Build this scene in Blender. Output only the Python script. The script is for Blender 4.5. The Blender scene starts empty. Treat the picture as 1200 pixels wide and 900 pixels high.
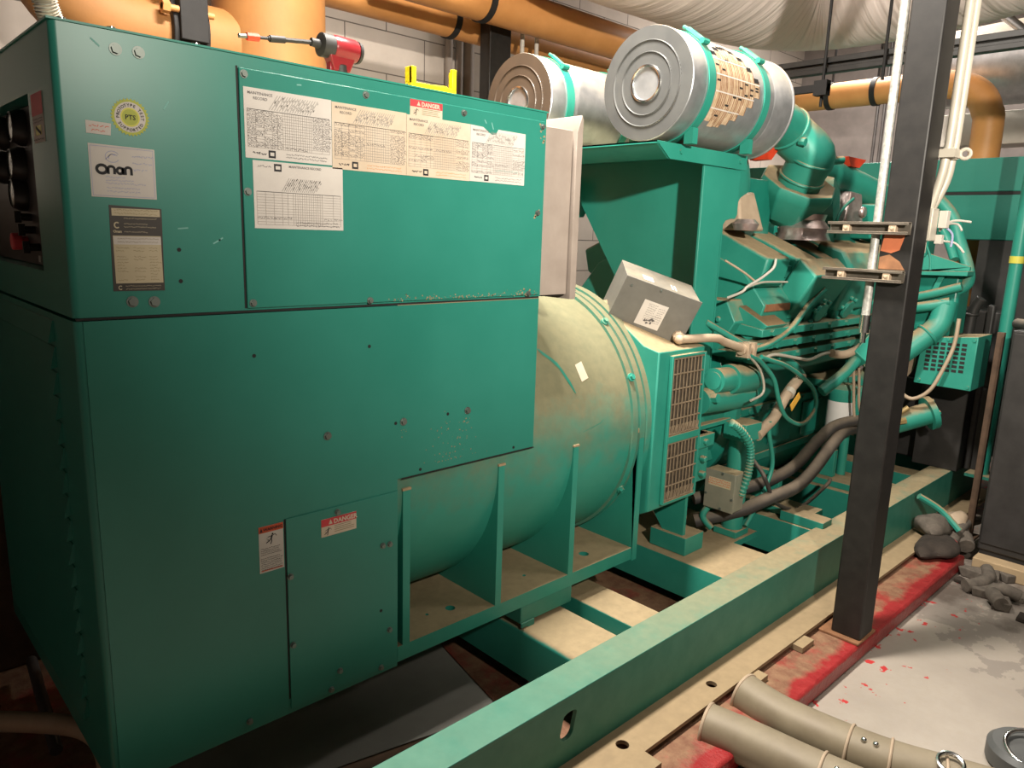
import bpy, bmesh, math, random
from mathutils import Vector, Matrix
random.seed(7)
scene = bpy.context.scene
COL = scene.collection
PI = math.pi

# ------------------------------------------------------------------ materials
def new_mat(name):
    m = bpy.data.materials.new(name); m.use_nodes = True
    nt = m.node_tree
    return m, nt, nt.nodes['Principled BSDF']
def rgb(h):
    h = h.lstrip('#')
    def l(c):
        c = int(c, 16) / 255
        return c / 12.92 if c <= .04045 else ((c + .055) / 1.055) ** 2.4
    return (l(h[0:2]), l(h[2:4]), l(h[4:6]), 1)
def noise(nt, scale, detail=4, rough=.6, vec=None):
    n = nt.nodes.new('ShaderNodeTexNoise'); n.inputs['Scale'].default_value = scale
    n.inputs['Detail'].default_value = detail; n.inputs['Roughness'].default_value = rough
    if vec is not None: nt.links.new(vec, n.inputs['Vector'])
    return n
def ramp(nt, fac, stops):
    r = nt.nodes.new('ShaderNodeValToRGB')
    while len(r.color_ramp.elements) < len(stops): r.color_ramp.elements.new(.5)
    for e, (p, c) in zip(r.color_ramp.elements, stops):
        e.position = p; e.color = c if len(c) == 4 else (*c, 1)
    nt.links.new(fac, r.inputs['Fac']); return r
def mix(nt, fac, a, b):
    m = nt.nodes.new('ShaderNodeMix'); m.data_type = 'RGBA'
    if hasattr(fac, 'is_linked'): nt.links.new(fac, m.inputs[0])
    else: m.inputs[0].default_value = fac
    for s, v in ((m.inputs[6], a), (m.inputs[7], b)):
        if hasattr(v, 'is_linked'): nt.links.new(v, s)
        else: s.default_value = v
    return m.outputs[2]
def math_n(nt, op, a, b=None, c=None):
    m = nt.nodes.new('ShaderNodeMath'); m.operation = op
    for i, v in enumerate((a, b, c)):
        if v is None: continue
        if hasattr(v, 'is_linked'): nt.links.new(v, m.inputs[i])
        else: m.inputs[i].default_value = v
    return m.outputs[0]
def worldpos(nt):
    return nt.nodes.new('ShaderNodeNewGeometry').outputs['Position']
def sep(nt, v):
    s = nt.nodes.new('ShaderNodeSeparateXYZ'); nt.links.new(v, s.inputs[0]); return s.outputs
def maprange(nt, v, a, b, c=0., d=1.):
    m = nt.nodes.new('ShaderNodeMapRange'); nt.links.new(v, m.inputs[0])
    for i, x in enumerate((a, b, c, d)): m.inputs[i + 1].default_value = x
    return m.outputs[0]
def bump(nt, bsdf, height, strength=.2, dist=.01):
    b = nt.nodes.new('ShaderNodeBump'); b.inputs['Strength'].default_value = strength
    b.inputs['Distance'].default_value = dist
    nt.links.new(height, b.inputs['Height']); nt.links.new(b.outputs[0], bsdf.inputs['Normal'])

DUST = (.36, .265, .15, 1)
def painted(name, c1, c2, dust=0., lo=.55, hi=.9, rough=.42, metal=0., dustcol=DUST, nscale=5, bumps=0.):
    """paint with slight mottling; settled dust lies on the faces that look upwards"""
    m, nt, b = new_mat(name)
    pos = worldpos(nt)
    n1 = noise(nt, nscale, 5, .6, pos)
    base = mix(nt, maprange(nt, n1.outputs[0], .3, .7), c1, c2)
    b.inputs['Metallic'].default_value = metal
    b.inputs['Roughness'].default_value = rough
    if dust > 0:
        g = nt.nodes.new('ShaderNodeNewGeometry')
        nz = sep(nt, g.outputs['Normal'])[2]
        n2 = noise(nt, 9, 6, .65, pos)
        k = math_n(nt, 'ADD', nz, maprange(nt, n2.outputs[0], .2, .8, -.22, .22))
        f = math_n(nt, 'MULTIPLY', maprange(nt, k, lo, hi), dust)
        n3 = noise(nt, 30, 3, .6, pos)
        dc = mix(nt, maprange(nt, n3.outputs[0], .3, .7), tuple(x * .8 for x in dustcol[:3]) + (1,), dustcol)
        nt.links.new(mix(nt, f, base, dc), b.inputs['Base Color'])
        nt.links.new(math_n(nt, 'MULTIPLY_ADD', f, .9 - rough, rough), b.inputs['Roughness'])
        if metal: nt.links.new(math_n(nt, 'MULTIPLY_ADD', f, -metal, metal), b.inputs['Metallic'])
    else:
        nt.links.new(base, b.inputs['Base Color'])
    if bumps:
        n4 = noise(nt, 60, 4, .6, pos); bump(nt, b, n4.outputs[0], bumps, .004)
    return m
def dusty_along(name, c1, c2, x0, x1, d0, d1):
    m = painted(name, c1, c2, 1., .55, 1.0, .5, nscale=14)
    nt = m.node_tree
    mul = [n for n in nt.nodes if n.type == 'MATH' and n.operation == 'MULTIPLY'][0]
    nt.links.new(maprange(nt, sep(nt, worldpos(nt))[0], x0, x1, d0, d1), mul.inputs[1])
    return m
def plain(name, c, rough=.5, metal=0., var=.12, nscale=12, bumps=0.):
    d = tuple(x * (1 - var) for x in c[:3]) + (1,); u = tuple(min(1, x * (1 + var)) for x in c[:3]) + (1,)
    return painted(name, d, u, 0, rough=rough, metal=metal, nscale=nscale, bumps=bumps)

M = {}
M['teal'] = painted('teal_paint', (.020, .24, .18, 1), (.032, .285, .215, 1), .8, .6, 1.0, .4, nscale=3)
M['panel'] = painted('teal_panel_paint', (.020, .205, .155, 1), (.032, .245, .19, 1), 0, rough=.36, nscale=2.2)
M['tealdust'] = painted('teal_paint_dusty', (.020, .24, .18, 1), (.032, .285, .215, 1), .97, .35, .75, .45, nscale=6)
M['barrel'] = painted('teal_barrel_dusty', (.018, .24, .18, 1), (.03, .28, .21, 1), .86, -.22, .36, .5, nscale=4, dustcol=(.215, .165, .085, 1))
M['skid'] = dusty_along('teal_skid_paint', (.018, .185, .135, 1), (.04, .225, .165, 1), 1.0, 2.7, .16, .9)
M['skiddust'] = painted('skid_flange_dust', (.21, .155, .09, 1), (.29, .21, .122, 1), .7, .6, 1, .75, nscale=7)
M['darkteal'] = painted('teal_engine_paint', (.010, .175, .13, 1), (.016, .215, .16, 1), .9, .6, .95, .35, nscale=9)
M['dusttop'] = plain('tan_dust', (.38, .28, .165, 1), .9, 0, .15, 20)
M['galv'] = painted('galvanised_steel', (.40, .42, .44, 1), (.54, .56, .58, 1), .9, .15, .75, .36, .7, nscale=18, dustcol=(.5, .42, .31, 1))
M['galvface'] = painted('brushed_grey_steel', (.085, .088, .088, 1), (.115, .118, .115, 1), 0, rough=.5, metal=.2, nscale=8)
M['brownface'] = painted('dusty_brown_steel', (.075, .05, .032, 1), (.10, .066, .042, 1), 0, rough=.65, metal=.1, nscale=8)
M['chrome'] = plain('bright_steel', (.75, .75, .74, 1), .2, 1., .05)
M['bolt'] = plain('bolt_steel', (.20, .23, .21, 1), .45, .7, .2)
M['boltgreen'] = plain('painted_bolt', (.02, .2, .14, 1), .4, 0, .2)
M['black'] = plain('black_steel_paint', (.018, .017, .016, 1), .42, 0, .3, 25)
M['blackmatte'] = plain('dull_black', (.012, .011, .011, 1), .7, 0, .3)
M['charcoal'] = plain('dark_grey_cabinet_paint', (.030, .028, .027, 1), .5, 0, .25, 10)
M['colpaint'] = painted('dark_grey_column_paint', (.008, .0072, .007, 1), (.016, .0145, .0135, 1), 0, rough=.5, nscale=22)
M['grey'] = painted('grey_box_paint', (.135, .13, .115, 1), (.175, .17, .15, 1), .8, .7, 1., .5, nscale=15, dustcol=(.27, .23, .165, 1))
M['lightgrey'] = painted('pale_grey_duct_paint', (.30, .25, .215, 1), (.35, .295, .255, 1), 0, rough=.6, nscale=14)
M['white'] = plain('white_paint', (.60, .56, .50, 1), .5, 0, .06)
M['paper'] = painted('paper', (.58, .54, .50, 1), (.66, .62, .57, 1), 0, rough=.8, nscale=10)
M['paperstain'] = painted('stained_paper', (.58, .46, .33, 1), (.66, .57, .46, 1), 0, rough=.85, nscale=9)
M['ink'] = plain('grey_ink', (.13, .12, .12, 1), .8)
M['inkblack'] = plain('black_ink', (.015, .015, .018, 1), .7)
M['inkpale'] = plain('pale_grey_ink', (.30, .28, .26, 1), .8)
M['inkline'] = plain('pale_grid_ink', (.30, .265, .24, 1), .8)
M['inkorange'] = plain('faded_orange_ink', (.62, .30, .13, 1), .8)
M['inkblue'] = plain('faded_blue_ink', (.35, .37, .55, 1), .8)
M['inkgreen'] = plain('green_pen_ink', (.20, .45, .40, 1), .8)
M['red'] = plain('label_red', (.58, .05, .06, 1), .6)
M['redorange'] = plain('label_orange_red', (.60, .09, .03, 1), .6)
M['yellow'] = plain('bright_yellow_plastic', (.85, .66, .01, 1), .35, 0, .05)
M['gold'] = plain('sticker_yellow', (.62, .58, .08, 1), .5, 0, .08)
M['goldgreen'] = plain('sticker_yellow_green', (.42, .46, .07, 1), .6)
M['tanplate'] = painted('tan_name_plate', (.50, .43, .28, 1), (.58, .50, .34, 1), 0, rough=.55, nscale=10)
M['browntext'] = plain('faded_plate_print', (.30, .24, .14, 1), .7)
M['darkplate'] = plain('dark_brown_plate', (.05, .042, .036, 1), .5)
M['orange'] = painted('orange_pipe_covering', (.56, .25, .075, 1), (.66, .31, .105, 1), .75, .6, 1., .5, nscale=6, dustcol=(.20, .16, .12, 1), bumps=.08)
M['orangewrap'] = plain('orange_brown_wrap', (.38, .17, .05, 1), .65, 0, .12, 5, .15)
M['toolred'] = plain('red_tool_shell', (.20, .013, .018, 1), .3, 0, .1)
M['toolblack'] = plain('black_rubber', (.02, .02, .02, 1), .6)
M['rubber'] = painted('dusty_black_rubber', (.035, .033, .032, 1), (.05, .047, .045, 1), .75, .1, 1.0, .6, nscale=14, dustcol=(.27, .21, .15, 1))
M['tanmetal'] = painted('dusty_conduit', (.40, .30, .21, 1), (.50, .39, .28, 1), 0, rough=.6, metal=.15, nscale=12)
M['floorpipe'] = painted('tan_floor_pipe', (.20, .16, .105, 1), (.26, .215, .145, 1), .35, .5, 1, .5, .1, nscale=9, dustcol=(.30, .255, .18, 1))
M['cream'] = plain('cream_conduit', (.52, .48, .40, 1), .4, .1, .08)
M['darkgreycond'] = plain('dark_grey_conduit', (.10, .092, .088, 1), .45, .3, .1)
M['strut'] = painted('strut_channel_steel', (.10, .085, .07, 1), (.16, .14, .115, 1), .5, .4, 1, .45, .5, nscale=16)
M['grille'] = painted('dusty_grille_wire', (.17, .125, .08, 1), (.28, .215, .14, 1), 0, rough=.75, nscale=30)
M['grilledark'] = painted('grille_interior', (.035, .028, .02, 1), (.10, .075, .05, 1), 0, rough=.9, nscale=40)
M['pleat'] = painted('filter_paper', (.46, .30, .17, 1), (.62, .50, .36, 1), 0, rough=.85, nscale=40)
M['rust'] = plain('rust_brown', (.22, .10, .045, 1), .8, 0, .3, 20)
M['foil'] = painted('silver_foil_wrap', (.45, .34, .32, 1), (.66, .56, .54, 1), 0, rough=.3, metal=.75, nscale=25, bumps=.5)
M['duct'] = None
M['redplastic'] = plain('orange_red_cover', (.75, .06, .02, 1), .5, 0, .15)
M['tin'] = painted('grey_sheet_tray', (.27, .26, .235, 1), (.33, .32, .29, 1), 0, rough=.55, metal=.1, nscale=7)
M['dirtshade'] = plain('dark_dirt_and_shade', (.035, .026, .02, 1), .9, 0, .4, 14, .5)  # dirt on rubble pieces, and the shadow colour of the lump past the column
M['rubble'] = plain('rubble_grey', (.11, .092, .075, 1), .9, 0, .35, 20, .5)
M['wood'] = plain('dusty_timber', (.40, .29, .17, 1), .85, 0, .15, 8)
M['glass'] = plain('gauge_glass', (.28, .33, .31, 1), .15, .2, .1)
M['yellowtag'] = plain('yellow_tag', (.75, .42, .06, 1), .6)
M['filterlabel'] = plain('white_filter_label', (.75, .73, .70, 1), .5, 0, .05)

def wallmat():
    m, nt, b = new_mat('painted_block_wall')
    pos = worldpos(nt); s = sep(nt, pos)
    cmb = nt.nodes.new('ShaderNodeCombineXYZ')
    nt.links.new(math_n(nt, 'ADD', s[0], s[1]), cmb.inputs[0]); nt.links.new(math_n(nt, 'ADD', s[2], .19), cmb.inputs[1])
    br = nt.nodes.new('ShaderNodeTexBrick'); nt.links.new(cmb.outputs[0], br.inputs['Vector'])
    br.inputs['Scale'].default_value = 1; br.inputs['Brick Width'].default_value = .62
    br.inputs['Row Height'].default_value = .262; br.inputs['Mortar Size'].default_value = .004
    br.inputs['Color1'].default_value = (.58, .51, .45, 1); br.inputs['Color2'].default_value = (.62, .55, .48, 1)
    br.inputs['Mortar'].default_value = (.13, .11, .095, 1)
    n = noise(nt, 3, 5, .6, pos)
    nt.links.new(mix(nt, maprange(nt, n.outputs[0], .35, .75, 0, .35), br.outputs[0], (.30, .25, .21, 1)), b.inputs['Base Color'])
    b.inputs['Roughness'].default_value = .8
    n2 = noise(nt, 70, 3, .6, pos); bump(nt, b, n2.outputs[0], .15, .005)
    return m
def floormat():
    m, nt, b = new_mat('concrete_floor')
    pos = worldpos(nt); s = sep(nt, pos)
    n1 = noise(nt, 2.2, 6, .62, pos); n2 = noise(nt, 28, 5, .7, pos); n3 = noise(nt, 6, 5, .6, pos)
    c = mix(nt, maprange(nt, n1.outputs[0], .35, .65), (.32, .28, .24, 1), (.39, .345, .295, 1))
    c = mix(nt, maprange(nt, n2.outputs[0], .35, .7, 0, .35), c, (.33, .28, .22, 1))
    # darker worn / bare patch towards the black cabinet
    d = math_n(nt, 'ADD', maprange(nt, s[0], 2.7, 3.7), maprange(nt, s[1], -.9, -1.5, 0, .25))
    d = math_n(nt, 'ADD', d, maprange(nt, n3.outputs[0], .3, .7, -.45, .45))
    c = mix(nt, maprange(nt, d, .52, .56, 0, .75), c, (.225, .195, .17, 1))
    d2 = math_n(nt, 'ADD', maprange(nt, s[0], 3.0, 3.5), maprange(nt, n3.outputs[0], .3, .7, -.5, .4))
    c = mix(nt, maprange(nt, d2, .75, 1.2, 0, .7), c, (.07, .05, .038, 1))
    # red paint drips beside the plinth
    n4 = noise(nt, 15, 3, .55, pos)
    near = maprange(nt, s[1], -1.05, -.72, 0, .13)
    r = math_n(nt, 'ADD', n4.outputs[0], near)
    c = mix(nt, maprange(nt, r, .74, .76), c, (.45, .03, .03, 1))
    nt.links.new(c, b.inputs['Base Color']); b.inputs['Roughness'].default_value = .62
    bump(nt, b, n2.outputs[0], .25, .006)
    return m
def padmat():
    m, nt, b = new_mat('red_plinth_paint')
    pos = worldpos(nt); g = nt.nodes.new('ShaderNodeNewGeometry')
    nz = sep(nt, g.outputs['Normal'])[2]; s = sep(nt, pos)
    n1 = noise(nt, 4, 6, .65, pos); n2 = noise(nt, 17, 5, .65, pos)
    red = mix(nt, maprange(nt, n2.outputs[0], .35, .7), (.26, .018, .02, 1), (.36, .035, .035, 1))
    k = math_n(nt, 'ADD', maprange(nt, n1.outputs[0], .36, .64), maprange(nt, s[1], -.685, -.62, -.95, .30))
    f = math_n(nt, 'MULTIPLY', maprange(nt, k, .2, .8), maprange(nt, nz, .5, .9, .12, .82))
    dirt = mix(nt, maprange(nt, n2.outputs[0], .3, .7), (.14, .075, .04, 1), (.27, .195, .105, 1))
    nt.links.new(mix(nt, f, red, dirt), b.inputs['Base Color'])
    nt.links.new(maprange(nt, f, 0, .8, .35, .8), b.inputs['Roughness'])
    bump(nt, b, n2.outputs[0], .5, .02)
    return m
def ductmat():
    m, nt, b = new_mat('white_wrapped_insulation')
    pos = worldpos(nt)
    n1 = noise(nt, 3, 4, .5, pos)
    nt.links.new(mix(nt, maprange(nt, n1.outputs[0], .3, .7), (.84, .74, .70, 1), (.90, .80, .76, 1)), b.inputs['Base Color'])
    b.inputs['Roughness'].default_value = .75
    uv = nt.nodes.new('ShaderNodeUVMap')
    mp = nt.nodes.new('ShaderNodeMapping'); nt.links.new(uv.outputs[0], mp.inputs[0])
    mp.inputs['Scale'].default_value = (60, 2.2, 1)
    n2 = noise(nt, 1, 3, .5, mp.outputs[0]); bump(nt, b, n2.outputs[0], .55, .05)
    return m
M['terracotta'] = plain('orange_primer', (.42, .12, .05, 1), .7, 0, .15)
M['tealrust'] = painted('rust_topped_teal', (.020, .24, .18, 1), (.032, .285, .215, 1), .95, .3, .6, .5, nscale=9, dustcol=(.20, .115, .05, 1))
M['zinc'] = painted('mottled_zinc', (.30, .30, .28, 1), (.58, .57, .53, 1), 0, rough=.45, metal=.4, nscale=70)
M['brass'] = plain('dusty_brass', (.34, .24, .10, 1), .5, .3, .15)
M['oldrust'] = plain('dark_rusty_steel', (.085, .05, .03, 1), .7, .1, .3, 15)
M['boxgrey'] = painted('dusty_box_paint', (.20, .21, .165, 1), (.27, .26, .20, 1), .9, .5, .9, .45, nscale=12)
M['wall'] = wallmat(); M['floor'] = floormat(); M['pad'] = padmat(); M['duct'] = ductmat()
M['ceiling'] = plain('dark_ceiling', (.055, .048, .045, 1), .9, 0, .3, 4)
M['farwall'] = plain('grey_end_wall', (.24, .21, .195, 1), .85, 0, .15, 6)

# ------------------------------------------------------------------ geometry
ROOT = {}          # object -> world origin of its thing
class MB:
    def __init__(s): s.bm = bmesh.new(); s.mi = 0; s.uv = None
    def m(s, i): s.mi = i; return s
    def _f(s, vs):
        try: f = s.bm.faces.new(vs)
        except ValueError: return None
        f.material_index = s.mi; return f
    def box(s, x0, x1, y0, y1, z0, z1, mat=None):
        p = [Vector((x, y, z)) for x in (x0, x1) for y in (y0, y1) for z in (z0, z1)]
        if mat is not None: p = [mat @ q for q in p]
        v = [s.bm.verts.new(q) for q in p]
        for a in ((0, 1, 3, 2), (4, 6, 7, 5), (0, 4, 5, 1), (2, 3, 7, 6), (0, 2, 6, 4), (1, 5, 7, 3)):
            s._f([v[i] for i in a])
        return s
    def hexa(s, p):            # 8 points: bottom quad then top quad
        v = [s.bm.verts.new(q) for q in p]
        for a in ((3, 2, 1, 0), (4, 5, 6, 7), (0, 1, 5, 4), (1, 2, 6, 5), (2, 3, 7, 6), (3, 0, 4, 7)):
            s._f([v[i] for i in a])
        return s
    def frame(s, d):
        d = d.normalized(); u = d.orthogonal().normalized(); return u, d.cross(u)
    def cyl(s, p0, p1, r0, r1=None, n=24, caps=True):
        p0, p1 = Vector(p0), Vector(p1); r1 = r0 if r1 is None else r1
        u, w = s.frame(p1 - p0)
        A, B = [], []
        for i in range(n):
            a = 2 * PI * i / n; o = u * math.cos(a) + w * math.sin(a)
            A.append(s.bm.verts.new(p0 + o * r0)); B.append(s.bm.verts.new(p1 + o * r1))
        for i in range(n): s._f([A[i], A[(i + 1) % n], B[(i + 1) % n], B[i]])
        if caps: s._f(A[::-1]); s._f(B)
        return s
    def lathe(s, o, axis, prof, n=48, capa=True, capb=True, ang=None):
        """prof: list of (distance along axis, radius)"""
        o = Vector(o); axis = Vector(axis).normalized(); u, w = s.frame(axis)
        rings = []
        for t, r in prof:
            rings.append([s.bm.verts.new(o + axis * t + (u * math.cos(2 * PI * i / n) + w * math.sin(2 * PI * i / n)) * max(r, 1e-4)) for i in range(n)])
        for A, B in zip(rings, rings[1:]):
            for i in range(n): s._f([A[i], A[(i + 1) % n], B[(i + 1) % n], B[i]])
        if capa: s._f(rings[0][::-1])
        if capb: s._f(rings[-1])
        return s
    def tube(s, pts, r, n=10, smooth=0, caps=True, ripple=None):
        pts = [Vector(p) for p in pts]
        if smooth: pts = spline(pts, smooth)
        N = len(pts); rings = []; u = None
        for i, p in enumerate(pts):
            d = (pts[min(i + 1, N - 1)] - pts[max(i - 1, 0)]).normalized()
            if u is None: u = d.orthogonal().normalized()
            u = (u - d * u.dot(d)).normalized(); w = d.cross(u)
            rr = r(i / (N - 1)) if callable(r) else r
            rings.append([s.bm.verts.new(p + (u * math.cos(2 * PI * k / n) + w * math.sin(2 * PI * k / n)) * rr) for k in range(n)])
        uvl = s.bm.loops.layers.uv.verify()
        for i, (A, B) in enumerate(zip(rings, rings[1:])):
            for k in range(n):
                f = s._f([A[k], A[(k + 1) % n], B[(k + 1) % n], B[k]])
                if f:
                    for l, (a, b) in zip(f.loops, ((i, k), (i, k + 1), (i + 1, k + 1), (i + 1, k))):
                        l[uvl].uv = (a / (N - 1), b / n)
        if caps: s._f(rings[0][::-1]); s._f(rings[-1])
        return s
    def prism(s, poly, axis, a, b, holes=()):
        """poly in the two other axes (x: (y,z)  y: (x,z)  z: (x,y)) pushed from a to b along axis"""
        def P(q, t):
            return Vector({'x': (t, q[0], q[1]), 'y': (q[0], t, q[1]), 'z': (q[0], q[1], t)}[axis])
        if not holes:
            A = [s.bm.verts.new(P(q, a)) for q in poly]; B = [s.bm.verts.new(P(q, b)) for q in poly]
            s._f(A[::-1]); s._f(B); n = len(poly)
            for i in range(n): s._f([A[i], A[(i + 1) % n], B[(i + 1) % n], B[i]])
            return s
        loops = [list(poly)] + [list(h) for h in holes]
        for t in (a, b):
            es = []
            for lp in loops:
                vs = [s.bm.verts.new(P(q, t)) for q in lp]
                es += [s.bm.edges.new((vs[i], vs[(i + 1) % len(vs)])) for i in range(len(vs))]
            g = bmesh.ops.triangle_fill(s.bm, use_beauty=True, use_dissolve=False, edges=es)
            for f in g['geom']:
                if isinstance(f, bmesh.types.BMFace): f.material_index = s.mi
        for lp in loops:
            n = len(lp)
            A = [s.bm.verts.new(P(q, a)) for q in lp]; B = [s.bm.verts.new(P(q, b)) for q in lp]
            for i in range(n): s._f([A[i], A[(i + 1) % n], B[(i + 1) % n], B[i]])
        return s
    def sphere(s, c, r, n=16, sc=(1, 1, 1)):
        g = bmesh.ops.create_uvsphere(s.bm, u_segments=n, v_segments=max(6, n // 2), radius=1)
        for v in g['verts']:
            v.co = Vector((v.co.x * r * sc[0], v.co.y * r * sc[1], v.co.z * r * sc[2])) + Vector(c)
            for f in v.link_faces: f.material_index = s.mi
        return s
    def torus(s, c, axis, R, r, n=40, k=10):
        c = Vector(c); axis = Vector(axis).normalized(); u, w = s.frame(axis); rings = []
        for i in range(n):
            a = 2 * PI * i / n; e = u * math.cos(a) + w * math.sin(a)
            rings.append([s.bm.verts.new(c + e * (R + r * math.cos(2 * PI * j / k)) + axis * r * math.sin(2 * PI * j / k)) for j in range(k)])
        for i in range(n):
            A, B = rings[i], rings[(i + 1) % n]
            for j in range(k): s._f([A[j], A[(j + 1) % k], B[(j + 1) % k], B[j]])
        return s
    def stroke(s, pts, w, to3, h=0.):
        """flat ribbon along a 2-D polyline"""
        pts = [Vector((p[0], p[1], 0)) for p in pts]; L, R = [], []
        for i, p in enumerate(pts):
            d = (pts[min(i + 1, len(pts) - 1)] - pts[max(i - 1, 0)]); d = d.normalized() if d.length > 1e-9 else Vector((1, 0, 0))
            nrm = Vector((-d.y, d.x, 0)) * w / 2
            L.append(s.bm.verts.new(to3((p + nrm).x, (p + nrm).y))); R.append(s.bm.verts.new(to3((p - nrm).x, (p - nrm).y)))
        for i in range(len(pts) - 1): s._f([L[i], R[i], R[i + 1], L[i + 1]])
        return s
    def rect2(s, x0, x1, y0, y1, to3):
        s._f([s.bm.verts.new(to3(*q)) for q in ((x0, y0), (x1, y0), (x1, y1), (x0, y1))]); return s
    def poly2(s, pts, to3):
        s._f([s.bm.verts.new(to3(*q)) for q in pts]); return s
    def text(s, body, size, to3, x=0, y=0, align='LEFT', bold=0., sx=1.):
        cu = bpy.data.curves.new('t', 'FONT'); cu.body = body; cu.size = size; cu.align_x = align
        cu.offset = bold; cu.resolution_u = 2
        ob = bpy.data.objects.new('t', cu); COL.objects.link(ob)
        dg = bpy.context.evaluated_depsgraph_get(); ev = ob.evaluated_get(dg); me = ev.to_mesh()
        vs = [s.bm.verts.new(to3(x + v.co.x * sx, y + v.co.y)) for v in me.vertices]
        for p in me.polygons: s._f([vs[i] for i in p.vertices])
        ev.to_mesh_clear(); bpy.data.objects.remove(ob); bpy.data.curves.remove(cu)
        return s
    def build(s, name, mats, parent=None, bevel=0., smooth=True, fix=True):
        if not isinstance(mats, (list, tuple)): mats = [mats]
        bm = s.bm
        if fix: bmesh.ops.recalc_face_normals(bm, faces=bm.faces[:])
        vs = bm.verts
        if parent is not None: o0 = ROOT[parent]
        else:
            xs = [v.co.x for v in vs]; ys = [v.co.y for v in vs]; zs = [v.co.z for v in vs]
            o0 = Vector(((min(xs) + max(xs)) / 2, (min(ys) + max(ys)) / 2, min(zs)))
        for v in vs: v.co -= o0
        if smooth:
            for f in bm.faces: f.smooth = True
            for e in bm.edges:
                if len(e.link_faces) == 2: e.smooth = e.calc_face_angle(0) < math.radians(38)
                else: e.smooth = False
        me = bpy.data.meshes.new(name); bm.to_mesh(me); bm.free()
        for k in mats: me.materials.append(M[k] if isinstance(k, str) else k)
        ob = bpy.data.objects.new(name, me); COL.objects.link(ob)
        if parent is not None: ob.parent = parent
        else: ob.location = o0
        ROOT[ob] = o0
        if bevel:
            b = ob.modifiers.new('bevel', 'BEVEL'); b.width = bevel; b.segments = 2
            b.limit_method = 'ANGLE'; b.angle_limit = math.radians(40); b.harden_normals = False
        return ob
def spline(pts, k):
    out = []
    for i in range(len(pts) - 1):
        p0, p1, p2, p3 = pts[max(i - 1, 0)], pts[i], pts[i + 1], pts[min(i + 2, len(pts) - 1)]
        for j in range(k):
            t = j / k
            out.append(.5 * ((2 * p1) + (p2 - p0) * t + (2 * p0 - 5 * p1 + 4 * p2 - p3) * t * t + (3 * p1 - p0 - 3 * p2 + p3) * t ** 3))
    out.append(pts[-1]); return out
def circ(cx, cy, r, n=14, ry=None):
    ry = r if ry is None else ry
    return [(cx + r * math.cos(2 * PI * i / n), cy + ry * math.sin(2 * PI * i / n)) for i in range(n)]
def tag(o, label, cat, group=None):
    o['label'] = label; o['category'] = cat
    if group: o['group'] = group
    return o
def thing(name, label, cat, loc, group=None):
    o = bpy.data.objects.new(name, None); COL.objects.link(o); o.location = loc
    o.empty_display_size = .1; ROOT[o] = Vector(loc)
    return tag(o, label, cat, group)
def struct(o): o['kind'] = 'structure'; return o
def front(y):  # drawing plane on a face that looks towards -Y : u = x, v = z
    return lambda u, v: Vector((u, y, v))
def left(x):   # drawing plane on a face that looks towards -X : u = -y direction
    return lambda u, v: Vector((x, u, v))

# ------------------------------------------------------------------ the setting
struct(MB().box(-3.5, 9, -5, 3, -.1, 0).build('floor', 'floor'))
struct(MB().box(-3.5, 9, 2.7, 2.85, 0, 4.3).build('wall_back', 'wall'))
struct(MB().box(8.3, 8.45, -5, 2.7, 0, 4.3).build('wall_right', 'farwall'))
struct(MB().box(-3.5, -3.35, -5, 2.7, 0, 4.3).build('wall_left', 'farwall'))
struct(MB().box(-3.5, 9, -5.15, -5, 0, 4.3).build('wall_front', 'farwall'))
struct(MB().box(-3.5, 9, -5, 3, 4.3, 4.4).build('ceiling', 'ceiling'))
pad = MB()
pad.prism([(-1.6, -.69), (3.97, -.69), (3.97, 2.0), (-1.6, 2.0)], 'z', 0, .075)
pad = struct(pad.build('trim_1', 'pad', bevel=.012))
pad['label'] = 'red painted concrete plinth under the generator'

# ------------------------------------------------------------------ control housing (upper box)
hs = thing('control_housing', 'upper green control housing with record sheets and stickers, on top of the louvred enclosure', 'control housing', (.67, .54, 1.492))
def rounded(x0, x1, y0, y1, r, notch=None):
    pts = []
    for k in range(7):
        a = PI + PI / 2 * k / 6
        pts.append((x0 + r + r * math.cos(a), y0 + r + r * math.sin(a)))
    pts += [(x1, y0), (x1, y1), (x0, y1)]
    if notch: pts += [(x0, notch[1]), (x0 + .06, notch[1]), (x0 + .06, notch[0]), (x0, notch[0])]
    return pts
b = MB()
b.prism(rounded(0, 1.342, 0, 1.09, .014), 'z', 1.492, 1.575)
b.prism(rounded(0, 1.342, 0, 1.09, .014, (.215, 1.0)), 'z', 1.575, 1.945)
b.prism(rounded(0, 1.342, 0, 1.09, .014), 'z', 1.945, 2.056)
b.build('shell', 'panel', hs)
b = MB(); b.box(-.004, 1.346, -.004, 1.094, 2.056, 2.060)
b.build('top_sheet', 'teal', hs)
b = MB()
b.box(.362, 1.334, -.006, 0, 1.497, 2.029)
b.build('access_panel', 'panel', hs, bevel=.002)
b = MB(); b.box(.3575, .3615, -.0012, .0, 1.497, 2.032); b.box(0.004, 1.336, -.0012, 0, 1.4865, 1.4915)
b.build('panel_seam', 'blackmatte', hs)
def bolt(x, z, parent, r=.0075, y=0., mat='bolt'):
    m = MB(); m.cyl((x, y + .001, z), (x, y - .002, z), r * 1.35, n=14); m.cyl((x, y - .002, z), (x, y - .008, z), r, n=6)
    m.build('bolt', mat, parent)
for x, z in ((.114, 2.022), (.157, 2.023), (.113, 1.522), (.157, 1.520)): bolt(x, z, hs, .009)
for x, z in ((.373, 2.016), (.687, 2.016), (1.005, 2.013), (1.319, 2.012), (1.31, 1.753), (.372, 1.763), (.375, 1.509), (.696, 1.503), (1.282, 1.502)):
    bolt(x, z, hs, .0068, -.006)
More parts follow.
